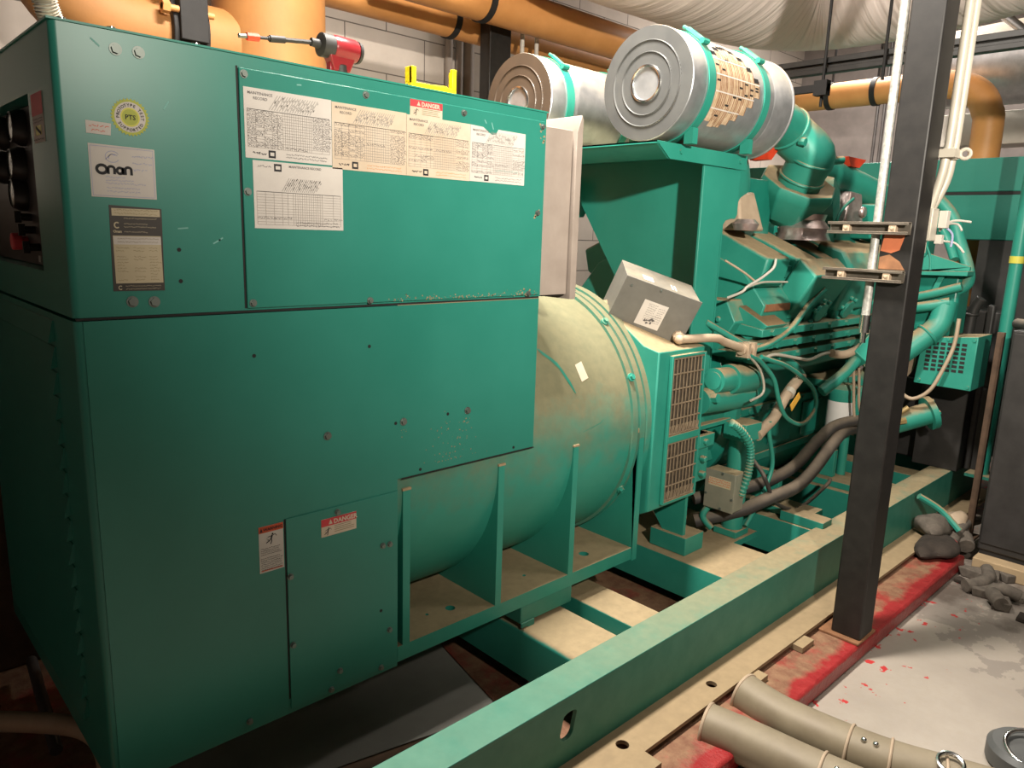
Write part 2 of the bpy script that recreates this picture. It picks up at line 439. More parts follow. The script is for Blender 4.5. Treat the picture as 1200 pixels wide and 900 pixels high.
for x, z in ((.215, 1.631), (.215, 1.563)):
    MB().cyl((x, .001, z), (x, -.0008, z), .0045, n=12).build('screw_hole', 'blackmatte', hs)
for x in (.02, .108, .275):
    MB().cyl((x + .01, .03, 2.059), (x + .01, .03, 2.068), .009, n=10).build('top_screw', 'chrome', hs)
# chips where the paint has worn, to the right edge and above the seam
ch = MB()
rs = random.Random(3)
def blob(m, x, z, r, f3, rs, k=9):
    m.poly2([(x + r * rs.uniform(.5, 1.2) * math.cos(2 * PI * i / k), z + r * rs.uniform(.5, 1.2) * math.sin(2 * PI * i / k)) for i in range(k)], f3)
for x, z in ((1.319, 2.012), (1.31, 1.753), (1.262, 1.508), (1.284, 1.503), (1.324, 1.98)):
    for q in range(5): blob(ch, x + rs.uniform(-.012, .008), z + rs.uniform(-.016, .012), rs.uniform(.002, .006), front(-.0066), rs)
for q in range(120): blob(ch, rs.uniform(.75, 1.333), 1.4985 + abs(rs.gauss(0, .006)), rs.uniform(.0012, .003), front(-.0066), rs, 6)
ch.build('paint_chip', 'browntext', hs, smooth=False, fix=False)
sc_ = MB()
for (x, z, l, a) in ((.20, 1.92, .02, 1.0), (.215, 1.676, .022, .1), (.29, 1.645, .02, .5), (.303, 1.652, .012, .6), (.07, 2.035, .02, -.7), (.50, 2.012, .012, .1), (1.11, 2.0, .02, -1.2), (1.09, 1.995, .012, 2.2)):
    yy = -.0066 if x > .362 else -.0006
    sc_.stroke([(x, z), (x + l * math.cos(a), z + l * math.sin(a))], .003, front(yy))
sc_.build('scratch', 'inkgreen', hs, smooth=False, fix=False)

def scribble(m, x0, x1, y, h, w, f3, rs, dens=1.):
    x = x0
    while x < x1:
        L = rs.uniform(.5, 1.6) * h
        n = max(2, int(3 * dens)); pts = []
        for i in range(n + 1):
            pts.append((x + L * i / n, y + rs.uniform(-.45, .45) * h))
        m.stroke(pts, w, f3); x += L + rs.uniform(.1, .5) * h
def record_sheet(x0, x1, z0, z1, mat, seed, rows=13, upper=False, hand=1., top=None, pen=0):
    rs = random.Random(seed); w = x1 - x0; h = z1 - z0
    m = MB(); y = -.0062
    poly = [(x0, z0), (x1, z0 + .0)] + (top or [(x1, z1), (x0, z1)])
    m.prism(poly, 'y', y - .0012, y)
    f3 = front(y - .0018)
    X = lambda u: x0 + u * w
    Z = lambda v: z0 + v * h
    ty, by = (.70, .16) if not upper else (.55, .06)
    m.m(1)
    if upper:
        m.text('MAINTENANCE RECORD', .0075, f3, X(.38), Z(.93), bold=.0001)
        m.m(2).rect2(X(.22), X(.30), Z(.86), Z(.97), f3); m.m(0).rect2(X(.235), X(.285), Z(.89), Z(.94), front(y - .0022)); m.m(1)
        scribble(m, X(.05), X(.19), Z(.92), .005, .0012, f3, rs)
    else:
        m.text('MAINTENANCE', .0085, f3, X(.04), Z(.91), bold=.0001); m.text('RECORD', .0085, f3, X(.10), Z(.84), bold=.0001)
        m.m(2).rect2(X(.25), X(.33), Z(.025), Z(.135), f3); m.m(0).rect2(X(.268), X(.312), Z(.055), Z(.105), front(y - .0022))
        m.m(2); scribble(m, X(.08), X(.22), Z(.08), .006, .002, f3, rs); m.m(1)
    # slanted column heads
    m.m(6)
    for i in range(17):
        u = .27 + i * .029 if not upper else .30 + i * .022
        m.stroke([(X(u), Z(ty + .02)), (X(u + (.10 if not upper else .08)), Z(ty + (.24 if not upper else .22)))], .0012, f3)
        for q in range(3):
            t = rs.uniform(.1, .8); m.stroke([(X(u + .016 + .1 * t), Z(ty + .02 + .22 * t)), (X(u + .016 + .1 * (t + .12)), Z(ty + .02 + .22 * (t + .12)))], .0018, f3)
    m.m(1); m.stroke([(X(.03), Z(ty)), (X(.97), Z(ty))], .0012, f3)
    # grid
    m.m(3)
    g0, g1 = (.42, .75)
    nr = rows
    for i in range(nr + 1):
        v = by + (ty - by) * i / nr; m.stroke([(X(.03), Z(v)), (X(.97), Z(v))], .0007, f3)
    for i in range(14):
        u = g0 + (g1 - g0) * i / 13; m.stroke([(X(u), Z(by)), (X(u), Z(ty))], .0008, f3)
    for u in (.03, .12, .21, .30, .36, .88, .97): m.stroke([(X(u), Z(by)), (X(u), Z(ty))], .0007, f3)
    # handwriting
    for i in range(nr):
        v = by + (ty - by) * (i + .5) / nr; m.m(1)
        if rs.random() < hand:
            for a, c in ((.03, .11), (.125, .20), (.215, .30), (.31, .40)):
                if rs.random() < .9: scribble(m, X(a), X(c), Z(v), .0058, .0010, f3, rs, 1.4)
        if rs.random() < hand * .95:
            for a, c in ((.77, .86), (.885, .965)): scribble(m, X(a), X(c), Z(v), .0058, .0010, f3, rs, 1.4)
        if rs.random() < .12 * hand: scribble(m, X(.45), X(.68), Z(v), .006, .0011, f3, rs)
    if pen: m.m(5); scribble(m, X(.45), X(.85), Z(by + .08), .006, .0012, f3, rs)
    m.m(4 if mat == 'paperstain' else 1)
    for v in (.10, .055): scribble(m, X(.45), X(.93), Z(v), .0045, .0011, f3, rs)
    return m.build('record_sheet', [mat, 'ink', 'inkblack', 'inkline', 'inkorange', 'inkgreen', 'inkpale'], hs, smooth=False, fix=False)
record_sheet(.370, .589, 1.838, 1.990, 'paper', 11, 13)
record_sheet(.590, .810, 1.831, 1.988, 'paperstain', 12, 13, hand=.85)
record_sheet(.811, 1.029, 1.831, 1.986, 'paperstain', 13, 13, hand=.6)
record_sheet(1.030, 1.247, 1.832, 1.984, 'paper', 14, 14, hand=.55, pen=1,
             top=[(1.247, 1.982), (1.137, 1.983), (1.128, 1.969), (1.112, 1.966), (1.098, 1.972), (1.078, 1.984), (1.030, 1.986)])
record_sheet(.386, .618, 1.682, 1.834, 'paper', 15, 12, upper=True, hand=.12)

def figure(m, cx, cz, s, f3):
    """falling-person pictogram"""
    m.poly2(circ(cx + .10 * s, cz + .34 * s, .07 * s, 10), f3)
    m.stroke([(cx + .07 * s, cz + .26 * s), (cx - .02 * s, cz - .02 * s)], .12 * s, f3)
    m.stroke([(cx - .30 * s, cz + .16 * s), (cx + .04 * s, cz + .2 * s), (cx + .30 * s, cz + .30 * s), (cx + .42 * s, cz + .12 * s)], .05 * s, f3)
    m.stroke([(cx, cz), (cx - .2 * s, cz - .18 * s), (cx - .42 * s, cz - .28 * s)], .07 * s, f3)
    m.stroke([(cx, cz), (cx + .02 * s, cz - .22 * s), (cx - .08 * s, cz - .44 * s)], .07 * s, f3)
    m.stroke([(cx - .40 * s, cz + .05 * s), (cx - .2 * s, cz - .06 * s), (cx - .3 * s, cz - .1 * s), (cx - .1 * s, cz - .2 * s)], .03 * s, f3)
def danger(parent, x0, x1, z0, z1, y, seed):
    rs = random.Random(seed); m = MB(); h = z1 - z0; w = x1 - x0
    m.prism([(x0, z0), (x1, z0), (x1, z1), (x0, z1)], 'y', y - .001, y)
    f3 = front(y - .0014); g3 = front(y - .0018)
    m.m(1).rect2(x0, x1, z0 + h * .58, z1, f3)
    m.m(0).text('DANGER', h * .36, g3, x0 + w * .34, z0 + h * .65, bold=.0006)
    m.poly2([(x0 + w * .20, z0 + h * .66), (x0 + w * .31, z0 + h * .66), (x0 + w * .255, z0 + h * .93)], g3)
    m.m(2); figure(m, x0 + w * .18, z0 + h * .28, h * .5, f3)
    m.m(3)
    for v in (.5, .39, .28, .17): m.stroke([(x0 + w * .36, z0 + h * v), (x0 + w * (.94 - .1 * rs.random()), z0 + h * v)], h * .035, f3)
    return m.build('danger_sticker', ['paperstain', 'red', 'inkblack', 'browntext'], parent, smooth=False, fix=False)
danger(hs, .822, .929, 1.984, 2.026, -.006, 1)['label'] = 'red and white danger sticker'
# yellow round test sticker
m = MB(); cx, cz, R = .133, 1.8955, .037
star = [(cx + (R if i % 2 else R * .90) * math.cos(2 * PI * i / 64), cz + (R if i % 2 else R * .90) * math.sin(2 * PI * i / 64)) for i in range(64)]
m.prism(star, 'y', -.001, 0)
m.m(1).poly2(circ(cx, cz, R * .80, 40), front(-.0012)); m.m(2).poly2(circ(cx, cz, R * .50, 32), front(-.0014)); m.m(0).poly2(circ(cx, cz, R * .42, 32), front(-.0016))
m.m(3).text('PTS', .013, front(-.0019), cx, cz - .0045, 'CENTER', .0003)
def arctext(m, txt, cx, cz, r, a0, a1, size, y, inward=False):
    n = len(txt)
    for i, c in enumerate(txt):
        if c == ' ': continue
        a = a0 + (a1 - a0) * i / (n - 1); t = a - PI / 2 if not inward else a + PI / 2
        ca, sa = math.cos(t), math.sin(t); px, pz = cx + r * math.cos(a), cz + r * math.sin(a)
        m.text(c, size, lambda u, v: Vector((px + u * ca - v * sa, y, pz + u * sa + v * ca)), 0, 0, 'CENTER', .00015)
arctext(m, 'PROTOTYPE TEST', cx, cz, R * .56, PI * 1.02, -PI * .02, .0082, -.0019)
arctext(m, 'SUPPORTED', cx, cz, R * .74, PI * 1.18, PI * 1.82, .0082, -.0019, True)
m.build('round_sticker', ['goldgreen', 'paper', 'gold', 'inkblack'], hs, smooth=False, fix=False)['label'] = 'round yellow test sticker'
# small white label
m = MB(); m.prism([(.050, 1.857), (.094, 1.856), (.096, 1.879), (.050, 1.881)], 'y', -.001, 0)
rs = random.Random(4); m.m(1); scribble(m, .056, .09, 1.872, .005, .0012, front(-.0014), rs); scribble(m, .060, .085, 1.863, .005, .0012, front(-.0014), rs)
m.build('small_label', ['paper', 'redorange'], hs, smooth=False, fix=False)
# maker's label: circled emblem, wide rounded lettering, address lines
m = MB(); m.prism([(.051, 1.735), (.175, 1.735), (.176, 1.836), (.051, 1.838)], 'y', -.001, 0)
f3 = front(-.0014)
m.m(2)
for a in ((.054, 1.738, .172, 1.738), (.054, 1.834, .172, 1.833), (.054, 1.738, .054, 1.834), (.172, 1.738, .172, 1.833)):
    m.stroke([(a[0], a[1]), (a[2], a[3])], .0008, f3)
m.m(1)
cz = 1.7895
def ringpts(cx, cz, rx, rz, a0=0, a1=2 * PI, n=28): return [(cx + rx * math.cos(a0 + (a1 - a0) * i / n), cz + rz * math.sin(a0 + (a1 - a0) * i / n)) for i in range(n + 1)]
m.stroke(ringpts(.0730, cz, .0092, .0080), .0058, f3)
def letter_n(x):
    m.stroke([(x - .0058, cz - .0085), (x - .0058, cz + .002)] + ringpts(x, cz + .002, .0058, .0045, PI, 0, 10) + [(x + .0058, cz + .002), (x + .0058, cz - .0085)], .0052, f3)
letter_n(.0905); letter_n(.1225)
m.stroke(ringpts(.1065, cz - .001, .0054, .0058), .0052, f3); m.stroke([(.1124, cz + .006), (.1124, cz - .0085)], .0046, f3)
m.m(2)
m.stroke(ringpts(.094, 1.815, .013, .011, .5, 2 * PI - .5), .0011, f3); m.stroke(ringpts(.096, 1.813, .009, .007, .6, PI * 1.1), .0011, f3)
m.stroke([(.081, 1.809), (.092, 1.820), (.1, 1.818)], .0014, f3)
for z, a, c in ((1.819, .131, .169), (1.806, .132, .170), (1.792, .133, .158)): scribble(m, a, c, z, .0048, .0011, f3, rs, 1.3)
for z, a, c in ((1.775, .079, .112), (1.769, .079, .128), (1.763, .079, .152), (1.754, .080, .138), (1.747, .080, .138)):
    scribble(m, a, c, z, .0038, .0009, f3, rs, 1.2)
m.build('service_label', ['paper', 'inkblack', 'inkblue'], hs, smooth=False, fix=False)['label'] = 'white service label with black rounded lettering'
# rating plate
m = MB()
m.prism([(.078, 1.545), (.180, 1.544), (.183, 1.716), (.081, 1.720)], 'y', -.0012, 0)
f3 = front(-.0015); g3 = front(-.0018)
m.m(1).rect2(.085, .179, 1.699, 1.714, f3); m.m(1).rect2(.084, .178, 1.561, 1.659, f3)
m.m(3).rect2(.085, .178, 1.641, 1.657, g3)
m.m(2)
for z in (1.711, 1.704): scribble(m, .090, .172, z, .004, .0009, g3, rs)
rs2 = random.Random(9)
for z in (1.653, 1.646): scribble(m, .092, .172, z, .0035, .0009, front(-.002), rs2)
for k in range(12):
    z = 1.634 - k * .006
    for a, c in ((.089, .112), (.122, .146), (.153, .174)):
        if rs2.random() < .75: scribble(m, a, a + (c - a) * rs2.uniform(.5, 1), z, .0035, .0009, g3, rs2)
m.m(1)
m.stroke(ringpts(.0935, 1.680, .0048, .0055, .8, 2 * PI - .8, 14), .0026, f3)
m.text('Onan', .0072, f3, .0855, 1.665, bold=.0003)
for z, c in ((1.694, .17), (1.683, .15), (1.677, .17), (1.667, .15)): scribble(m, .107, c, z, .003, .0008, f3, rs2)
m.stroke(ringpts(.092, 1.552, .0035, .0038, .7, 2 * PI - .7, 12), .0016, f3)
for z in (1.555, 1.549): scribble(m, .102, .172, z, .0028, .0007, f3, rs2)
m.build('rating_plate', ['darkplate', 'tanplate', 'browntext', 'paper'], hs, smooth=False, fix=False)['label'] = 'dark framed tan rating plate'
# instruments on the left end
b = MB(); b.box(.035, .058, .22, .995, 1.578, 1.942); b.build('instrument_panel', 'charcoal', hs)
def gauge(y, z, r):
    m = MB(); m.lathe((.036, y, z), (-1, 0, 0), [(0, r * 1.15), (.012, r * 1.15), (.024, r), (.030, r * .96), (.031, r * .88)], 28, True, False)
    m.m(1).lathe((.036, y, z), (-1, 0, 0), [(.028, r * .9), (.0285, 0)], 28, False, False)
    m.m(2).stroke([(y, z - r * .1), (y - r * .5, z + r * .4)], .003, left(.0065))
    m.build('gauge', ['black', 'glass', 'inkblack'], hs)
for y, z, r in ((.457, 1.897, .036), (.495, 1.815, .036), (.508, 1.745, .036), (.66, 1.897, .036), (.70, 1.815, .036)): gauge(y, z, r)
for y, z in ((.585, 1.90), (.60, 1.82), (.61, 1.75)):
    MB().box(.028, .036, y - .022, y + .022, z - .02, z + .02).build('indicator_plate', 'glass', hs, bevel=.002)
m = MB(); m.cyl((.036, .53, 1.63), (.022, .53, 1.63), .013); m.cyl((.022, .53, 1.63), (.0, .53, 1.63), .021); m.build('stop_button', 'red', hs, bevel=.003)['label'] = 'red stop button'
for y, z in ((.406, 1.62), (.47, 1.69), (.44, 1.66)):
    m = MB(); m.cyl((.036, y, z), (.012, y, z), .009); m.box(.0, .014, y - .003, y + .003, z - .014, z + .014); m.build('switch', 'black', hs)
MB().box(.031, .036, .39, .41, 1.585, 1.60).build('switch_tag', 'white', hs)
# warning sticker on the end face
m = MB(); m.box(-.0012, 0, .093, .186, 1.842, 1.938); f3 = left(-.0016)
m.m(1).rect2(.093, .186, 1.895, 1.938, f3)
m.m(2)
for z in (1.888, 1.882): scribble(m, .10, .18, z, .004, .001, f3, rs)
m.m(3).rect2(.115, .165, 1.856, 1.875, f3); m.m(2).stroke([(.12, 1.858), (.16, 1.873)], .006, left(-.002)); scribble(m, .10, .18, 1.848, .004, .0012, f3, rs)
m.build('warning_sticker', ['paper', 'red', 'inkblack', 'gold'], hs, smooth=False, fix=False)

# ------------------------------------------------------------------ lower enclosure
en = thing('generator_enclosure', 'tall lower green sheet steel enclosure with louvred end and stepped front panel', 'enclosure', (.39, .54, .395))
b = MB()
def ring_out(x1): return rounded(0, x1, 0, 1.09, .014)
b.prism(ring_out(.787), 'z', .395, 1.485)
b.build('shell', 'panel', en)
b = MB()
b.prism([(.016, .396), (.786, .396), (.786, .988), (1.335, .988), (1.335, 1.485), (.016, 1.485)], 'y', -.003, 0)
b.build('front_panel', 'panel', en)
b = MB(); b.box(.787, 1.335, 1.086, 1.09, .988, 1.485); b.build('rear_panel', 'panel', en)
b = MB(); b.box(.787, 1.336, -.002, 1.09, 1.482, 1.487); b.build('top_cover', 'skiddust', en)
b = MB(); b.box(.441, .785, -.006, -.003, .41, .953); b.build('access_door', 'panel', en)
b = MB(); b.box(.436, .4405, -.0036, -.003, .44, .953); b.build('door_seam', 'blackmatte', en)
b = MB(); b.box(.80, 1.337, -.0052, -.003, .984, .9872); b.build('panel_edge', 'blackmatte', en)
for x, z in ((.565, 1.153), (.806, 1.155), (1.043, 1.154)): bolt(x, z, en, .0085, -.003)
for x, z in ((.733, .8), (.757, .798), (.448, .793), (.45, .596), (.756, .528), (.589, .463), (.726, .417), (.561, .416), (.325, .425), (.589, .937)):
    bolt(x, z, en, .0065, -.006 if x > .441 else -.003)
for x, z in ((.867, 1.001), (1.244, 1.001), (.374, 1.383), (.695, 1.38), (.967, 1.154), (.78, 1.154), (.727, .599)):
    y = -.006 if .441 < x < .787 and z < .95 else -.003
    MB().cyl((x, y + .001, z), (x, y - .0008, z), .0048, n=12).build('screw_hole', 'blackmatte', en)
rt = MB(); rs = random.Random(8)
for q in range(60): blob(rt, rs.gauss(1.0, .05), 1.01 + rs.random() ** 2 * .12, rs.uniform(.001, .0028), front(-.0034), rs, 6)
for x, z in ((.806, 1.155), (1.043, 1.154), (.967, 1.154)):
    for q in range(6): blob(rt, x + rs.uniform(-.012, .012), z + rs.uniform(-.05, .012), rs.uniform(.001, .003), front(-.0034), rs, 6)
rt.build('rust_spot', 'browntext', en, smooth=False, fix=False)
danger(en, .540, .647, .876, .926, -.006, 2)['label'] = 'red and white danger sticker'
m = MB(); x0, x1, z0, z1 = .368, .4335, .824, .948
m.prism([(x0, z0), (x1, z0), (x1, z1), (x0, z1)], 'y', -.004, -.003); f3 = front(-.0044)
m.m(1).rect2(x0, x1, z1 - .017, z1, f3); m.m(2).text('WARNING', .0105, front(-.0048), x0 + .012, z1 - .0125, bold=.0003)
m.poly2([(x0 + .003, z1 - .014), (x0 + .010, z1 - .014), (x0 + .0065, z1 - .003)], front(-.0048))
figure(m, x0 + .033, z1 - .036, .034, f3)
rs = random.Random(5)
for k in range(12):
    if k in (4,): continue
    scribble(m, x0 + .004, x1 - .004 - rs.random() * .01, z1 - .060 - k * .0052, .0032, .0010, f3, rs)
m.m(1).rect2(x0 + .004, x1 - .004, z0 + .004, z0 + .0065, f3)
m.build('warning_sticker', ['paper', 'redorange', 'inkblack'], en, smooth=False, fix=False)['label'] = 'tall white and red warning sticker'
lv = MB()
for k in range(17):
    z = 1.425 - k * .058
    lv.hexa([(0, .17, z), (0, .98, z), (-.014, .98, z - .004), (-.014, .17, z - .004), (0, .17, z + .045), (0, .98, z + .045), (-.003, .98, z + .045), (-.003, .17, z + .045)])
lv.build('louvre_panel', 'panel', en)
# ------------------------------------------------------------------ pale duct box behind the housing
gb = thing('cable_duct_box', 'pale grey upright cable duct box against the right end of the control housing', 'duct box', (1.44, .3, 1.478))
b = MB(); b.box(1.348, 1.505, .035, .60, 1.490, 2.025); b.build('body', 'lightgrey', gb, bevel=.002)
b = MB(); b.prism([(1.509, 1.474), (1.538, 1.474), (1.538, 2.06), (1.530, 2.075), (1.509, 2.02)], 'y', .02, .60); b.build('edge_flange', 'lightgrey', gb, bevel=.002)
b = MB(); b.box(1.348, 1.505, .045, .6, 1.486, 1.490); b.build('base_gasket', 'blackmatte', gb)

# ------------------------------------------------------------------ alternator
YC, ZC, R = .535, .945, .53
al = thing('alternator', 'large round green alternator with dusty barrel, bolted feet and wire grille', 'alternator', (1.4, .535, .405))
b = MB(); b.lathe((.792, YC, ZC), (1, 0, 0), [(0, R), (1.09, R)], 96); b.build('barrel', 'barrel', al)
b = MB()
b.lathe((1.882, YC, ZC), (1, 0, 0), [(0, R), (0, R + .012), (.03, R + .012), (.033, R - .004), (.046, R - .004), (.048, R + .010), (.078, R + .010), (.08, R - .02)], 96)
b.build('end_flange', 'barrel', al)
b = MB(); b.lathe((1.962, YC, ZC), (1, 0, 0), [(0, R + .018), (.04, R + .018), (.05, R - .01), (.36, R - .09), (.36, .3)], 96); b.build('end_bell', 'barrel', al)
def arc_y(z, sgn=-1, r=R): return YC + sgn * math.sqrt(max(0, r * r - (z - ZC) ** 2))
# gussets: webs between barrel and foot
def gusset(x0, x1, side):
    zs = [.455 + (.942 - .455) * i / 16 for i in range(17)]
    out = [(0. if side < 0 else 2 * YC, .455), (0. if side < 0 else 2 * YC, .942)]
    pts = out + [(arc_y(z, side) + .002 * -side, z) for z in reversed(zs)]
    m = MB(); m.prism(pts, 'x', x0, x1); m.box(x0, x1, *(sorted((0. if side < 0 else 2 * YC, (.035 if side < 0 else 2 * YC - .035)))), .942, .946)
    m.build('gusset', 'teal', al)
for x0 in (.808, 1.185, 1.548): gusset(x0, x0 + .026, -1)
for x0 in (.808, 1.185, 1.548): MB().box(x0 - .002, x0 + .028, -.002, .032, .946, .953).build('gusset_cap', 'dusttop', al)
for x0 in (1.185, 1.548): gusset(x0, x0 + .026, 1)
zs = [.455 + (.942 - .455) * i / 16 for i in range(17)]
m = MB(); m.prism([(-.004, .40), (-.004, .94), (.03, .945)] + [(arc_y(z), z) for z in reversed(zs)] + [(.45, .455), (.45, .40)], 'x', 1.93, 1.96); m.build('end_plate', 'teal', al)
m = MB(); m.box(1.925, 1.965, 0, .03, .938, .955); m.build('end_plate_cap', 'dusttop', al)
# feet
holes = [circ(.860, .075, .017), circ(1.06, .085, .017), circ(1.735, .085, .02), circ(.975, .10, .006), circ(1.42, .10, .007), circ(1.66, .09, .006)]
m = MB(); m.prism([(.79, 0), (1.96, 0), (1.96, .36), (.79, .36)], 'z', .405, .455, holes); m.build('foot_plate', 'tealdust', al)
m = MB(); m.box(.79, 1.96, .71, 1.07, .405, .455); m.build('foot_plate', 'tealdust', al)
m = MB(); m.cyl((1.262, .115, .455), (1.262, .115, .458), .036); m.cyl((1.262, .115, .458), (1.262, .115, .485), .026, n=6); m.build('foot_bolt', 'boltgreen', al)
for x0, y0 in ((1.50, 0.), (1.50, .80)):
    m = MB(); m.box(1.31, 1.575, y0, y0 + .27, .34, .405); m.prism([(1.31, .325), (1.34, .325), (1.36, .30), (1.375, .30), (1.375, .345), (1.31, .345)], 'y', y0 - .006, y0); m.build('mounting_block', 'skid', al, bevel=.004)
# louvred outlet box with wire grille
m = MB(); m.prism([(-.025, .60), (.05, .56), (.30, .50), (.30, 1.43), (.16, 1.345), (.05, 1.272), (-.025, 1.255)], 'x', 1.99, 2.312); m.build('outlet_box', 'tealdust', al, bevel=.006)
for z0, z1 in ((.905, 1.225), (.625, .875)):
    m = MB(); m.box(2.072, 2.292, -.0275, -.0255, z0, z1); m.m(1)
    for i in range(9):
        x = 2.085 + .0245 * i; m.cyl((x, -.033, z0), (x, -.033, z1), .0028, n=6)
    n = 5 if z0 > .8 else 4
    for i in range(n + 1):
        z = z0 + .005 + (z1 - z0 - .01) * i / n; m.cyl((2.072, -.036, z), (2.292, -.036, z), .0036, n=6)
    for i in range(16):
        x = 2.078 + i * .0137; m.cyl((x, -.034, z0 + .004), (x + .012, -.034, z0 + .040), .003, n=6)
    m.build('grille', ['grilledark', 'grille'], al)
m = MB()
for a in ((2.062, 2.072, .615, 1.235), (2.292, 2.303, .615, 1.235), (2.072, 2.292, 1.225, 1.236), (2.072, 2.292, .875, .905), (2.072, 2.292, .613, .625)):
    m.box(a[0], a[1], -.042, -.026, a[2], a[3])
m.build('grille_frame', 'tealdust', al, bevel=.002)
# leg under the outlet end
m = MB(); m.prism([(.03, .625), (.24, .60), (.20, .46), (.14, .385), (.03, .385)], 'x', 2.345, 2.365); m.build('support_leg', 'teal', al)
m = MB(); m.box(2.325, 2.47, .0, .19, .302, .385); m.build('support_foot', 'tealdust', al, bevel=.003)
# marks on the barrel: tag, scuffs
def on_barrel(x, a, off=.0015): return Vector((x, YC - (R + off) * math.cos(a), ZC + (R + off) * math.sin(a)))
m = MB()
c = [on_barrel(x, a) for x, a in ((1.625, .555), (1.665, .575), (1.672, .45), (1.632, .43))]
m._f([m.bm.verts.new(q) for q in c]); m.build('barrel_tag', 'paperstain', al, smooth=False, fix=False)['label'] = 'pale tag on the barrel'
m = MB()
def barrel_stroke(m, pts, w):
    L, Rr = [], []
    for i, (x, a) in enumerate(pts):
        L.append(m.bm.verts.new(on_barrel(x - w[i] / 2, a + w[i] * .4))); Rr.append(m.bm.verts.new(on_barrel(x + w[i] / 2, a - w[i] * .4)))
    for i in range(len(pts) - 1): m._f([L[i], Rr[i], Rr[i + 1], L[i + 1]])
barrel_stroke(m, [(1.475, .71), (1.500, .65), (1.525, .60), (1.545, .54), (1.565, .45), (1.585, .36)], [.008, .034, .030, .016, .018, .006])
m.build('scuff', 'boltgreen', al, smooth=False, fix=False); m = MB()
barrel_stroke(m, [(1.60, .09), (1.66, .11), (1.70, .125), (1.715, .145)], [.002, .004, .004, .002])
m.build('scuff', 'boltgreen', al, smooth=False, fix=False)
for a in (.86, .40, -.47):
    p = on_barrel(1.898, a, .012); d = Vector((0, -math.cos(a), math.sin(a)))
    m = MB(); m.cyl(p - d * .004, p + d * .006, .017, n=14); m.cyl(p + d * .006, p + d * .016, .011, n=6); m.build('flange_bolt', 'teal', al)

# ------------------------------------------------------------------ skid frame
sk = thing('skid_base', 'long green steel skid frame with dusty flanges carrying the whole generator set', 'skid frame', (2.5, .54, .075))
def slot(cx, cz, r, h, slant=.0):
    return [(cx + r * math.cos(a), cz - h / 2 + r * math.sin(a)) for a in [PI + PI * i / 10 for i in range(11)]] + [(cx + r * math.cos(a) + slant, cz + h / 2 + r * .4 * math.sin(a)) for a in [PI * i / 10 for i in range(11)]]
x0, x1 = -.4, 5.2
for y, s in ((-.39, 1), (1.47, -1)):
    m = MB(); m.box(x0, x1, *sorted((y - .002 * s, y + .125 * s)), .326, .340); m.build('top_flange', 'skid', sk, bevel=.002)
    hl = [slot(1.135, .245, .030, .05, .012)] if s > 0 else ()
    m = MB(); m.prism([(x0, .108), (x1, .108), (x1, .326), (x0, .326)], 'y', y, y + .014 * s, hl); m.build('web', 'skid', sk)
    hl = [circ(1.005, -.452, .022), circ(1.335, -.452, .022), circ(1.84, -.46, .02), circ(3.1, -.46, .02)] if s > 0 else ()
    ye = y - .128 * s
    m = MB(); m.prism([(x0, y), (x1, y), (x1, ye), (x0, ye)], 'z', .096, .110, hl); m.build('bottom_flange', 'skiddust', sk)
def cross(xa, xb, zt, mat='tealdust', r=.02):
    m = MB(); n = 6
    prof = [(xb, .14), (xb, zt - .0)] + [(xa + r - r * math.sin(a), zt - r + r * math.cos(a)) for a in [PI / 2 * i / n for i in range(n + 1)]] + [(xa, .14)]
    m.prism(prof, 'y', -.376, 1.456); m.build('cross_member', mat, sk)
cross(1.315, 1.54, .322); cross(1.63, 1.79, .322, r=.006); cross(2.275, 2.64, .301, r=.004); cross(3.03, 3.22, .322, r=.004); cross(3.72, 4.12, .322, r=.004)
cross(5.05, 5.19, .322, r=.004); cross(4.45, 4.6, .30, r=.004)
m = MB(); m.box(2.64, 2.86, -.06, .45, .27, .301); m.build('foot_plate', 'tealdust', sk)
m = MB(); m.box(1.545, 1.625, -.37, .75, .22, .235); m.build('red_plate', 'pad', sk)
for xx in (1.97, 2.35):
    m = MB(); m.hexa([(xx, -.56, .078), (xx + .10, -.56, .078), (xx + .10, -.5, .078), (xx, -.5, .078), (xx, -.56, .10), (xx + .10, -.56, .10), (xx + .10, -.5, .102), (xx, -.5, .102)]); m.build('anchor_clip', 'skiddust', sk)
m = MB(); m.hexa([(1.18, -.585, .078), (1.36, -.585, .078), (1.36, -.5, .078), (1.18, -.5, .078), (1.18, -.585, .112), (1.36, -.585, .112), (1.36, -.5, .114), (1.18, -.5, .114)]); m.build('anchor_clip', 'skiddust', sk)

# sheet tray lying under the enclosure
m = MB()
mt = Matrix.Translation((1.19, .08, .0)) @ Matrix.Rotation(math.radians(-12), 4, 'Z')
m.box(-1.1, 0, -.165, .40, .112, .116, mt); m.box(-1.1, 0, .395, .40, .116, .135, mt); m.box(-.004, 0, -.165, .40, .076, .116, mt); m.box(-1.1, 0, -.165, -.161, .076, .116, mt)
tag(m.build('sheet_metal_tray', 'tin'), 'folded grey sheet metal tray lying on the plinth under the enclosure', 'tray')

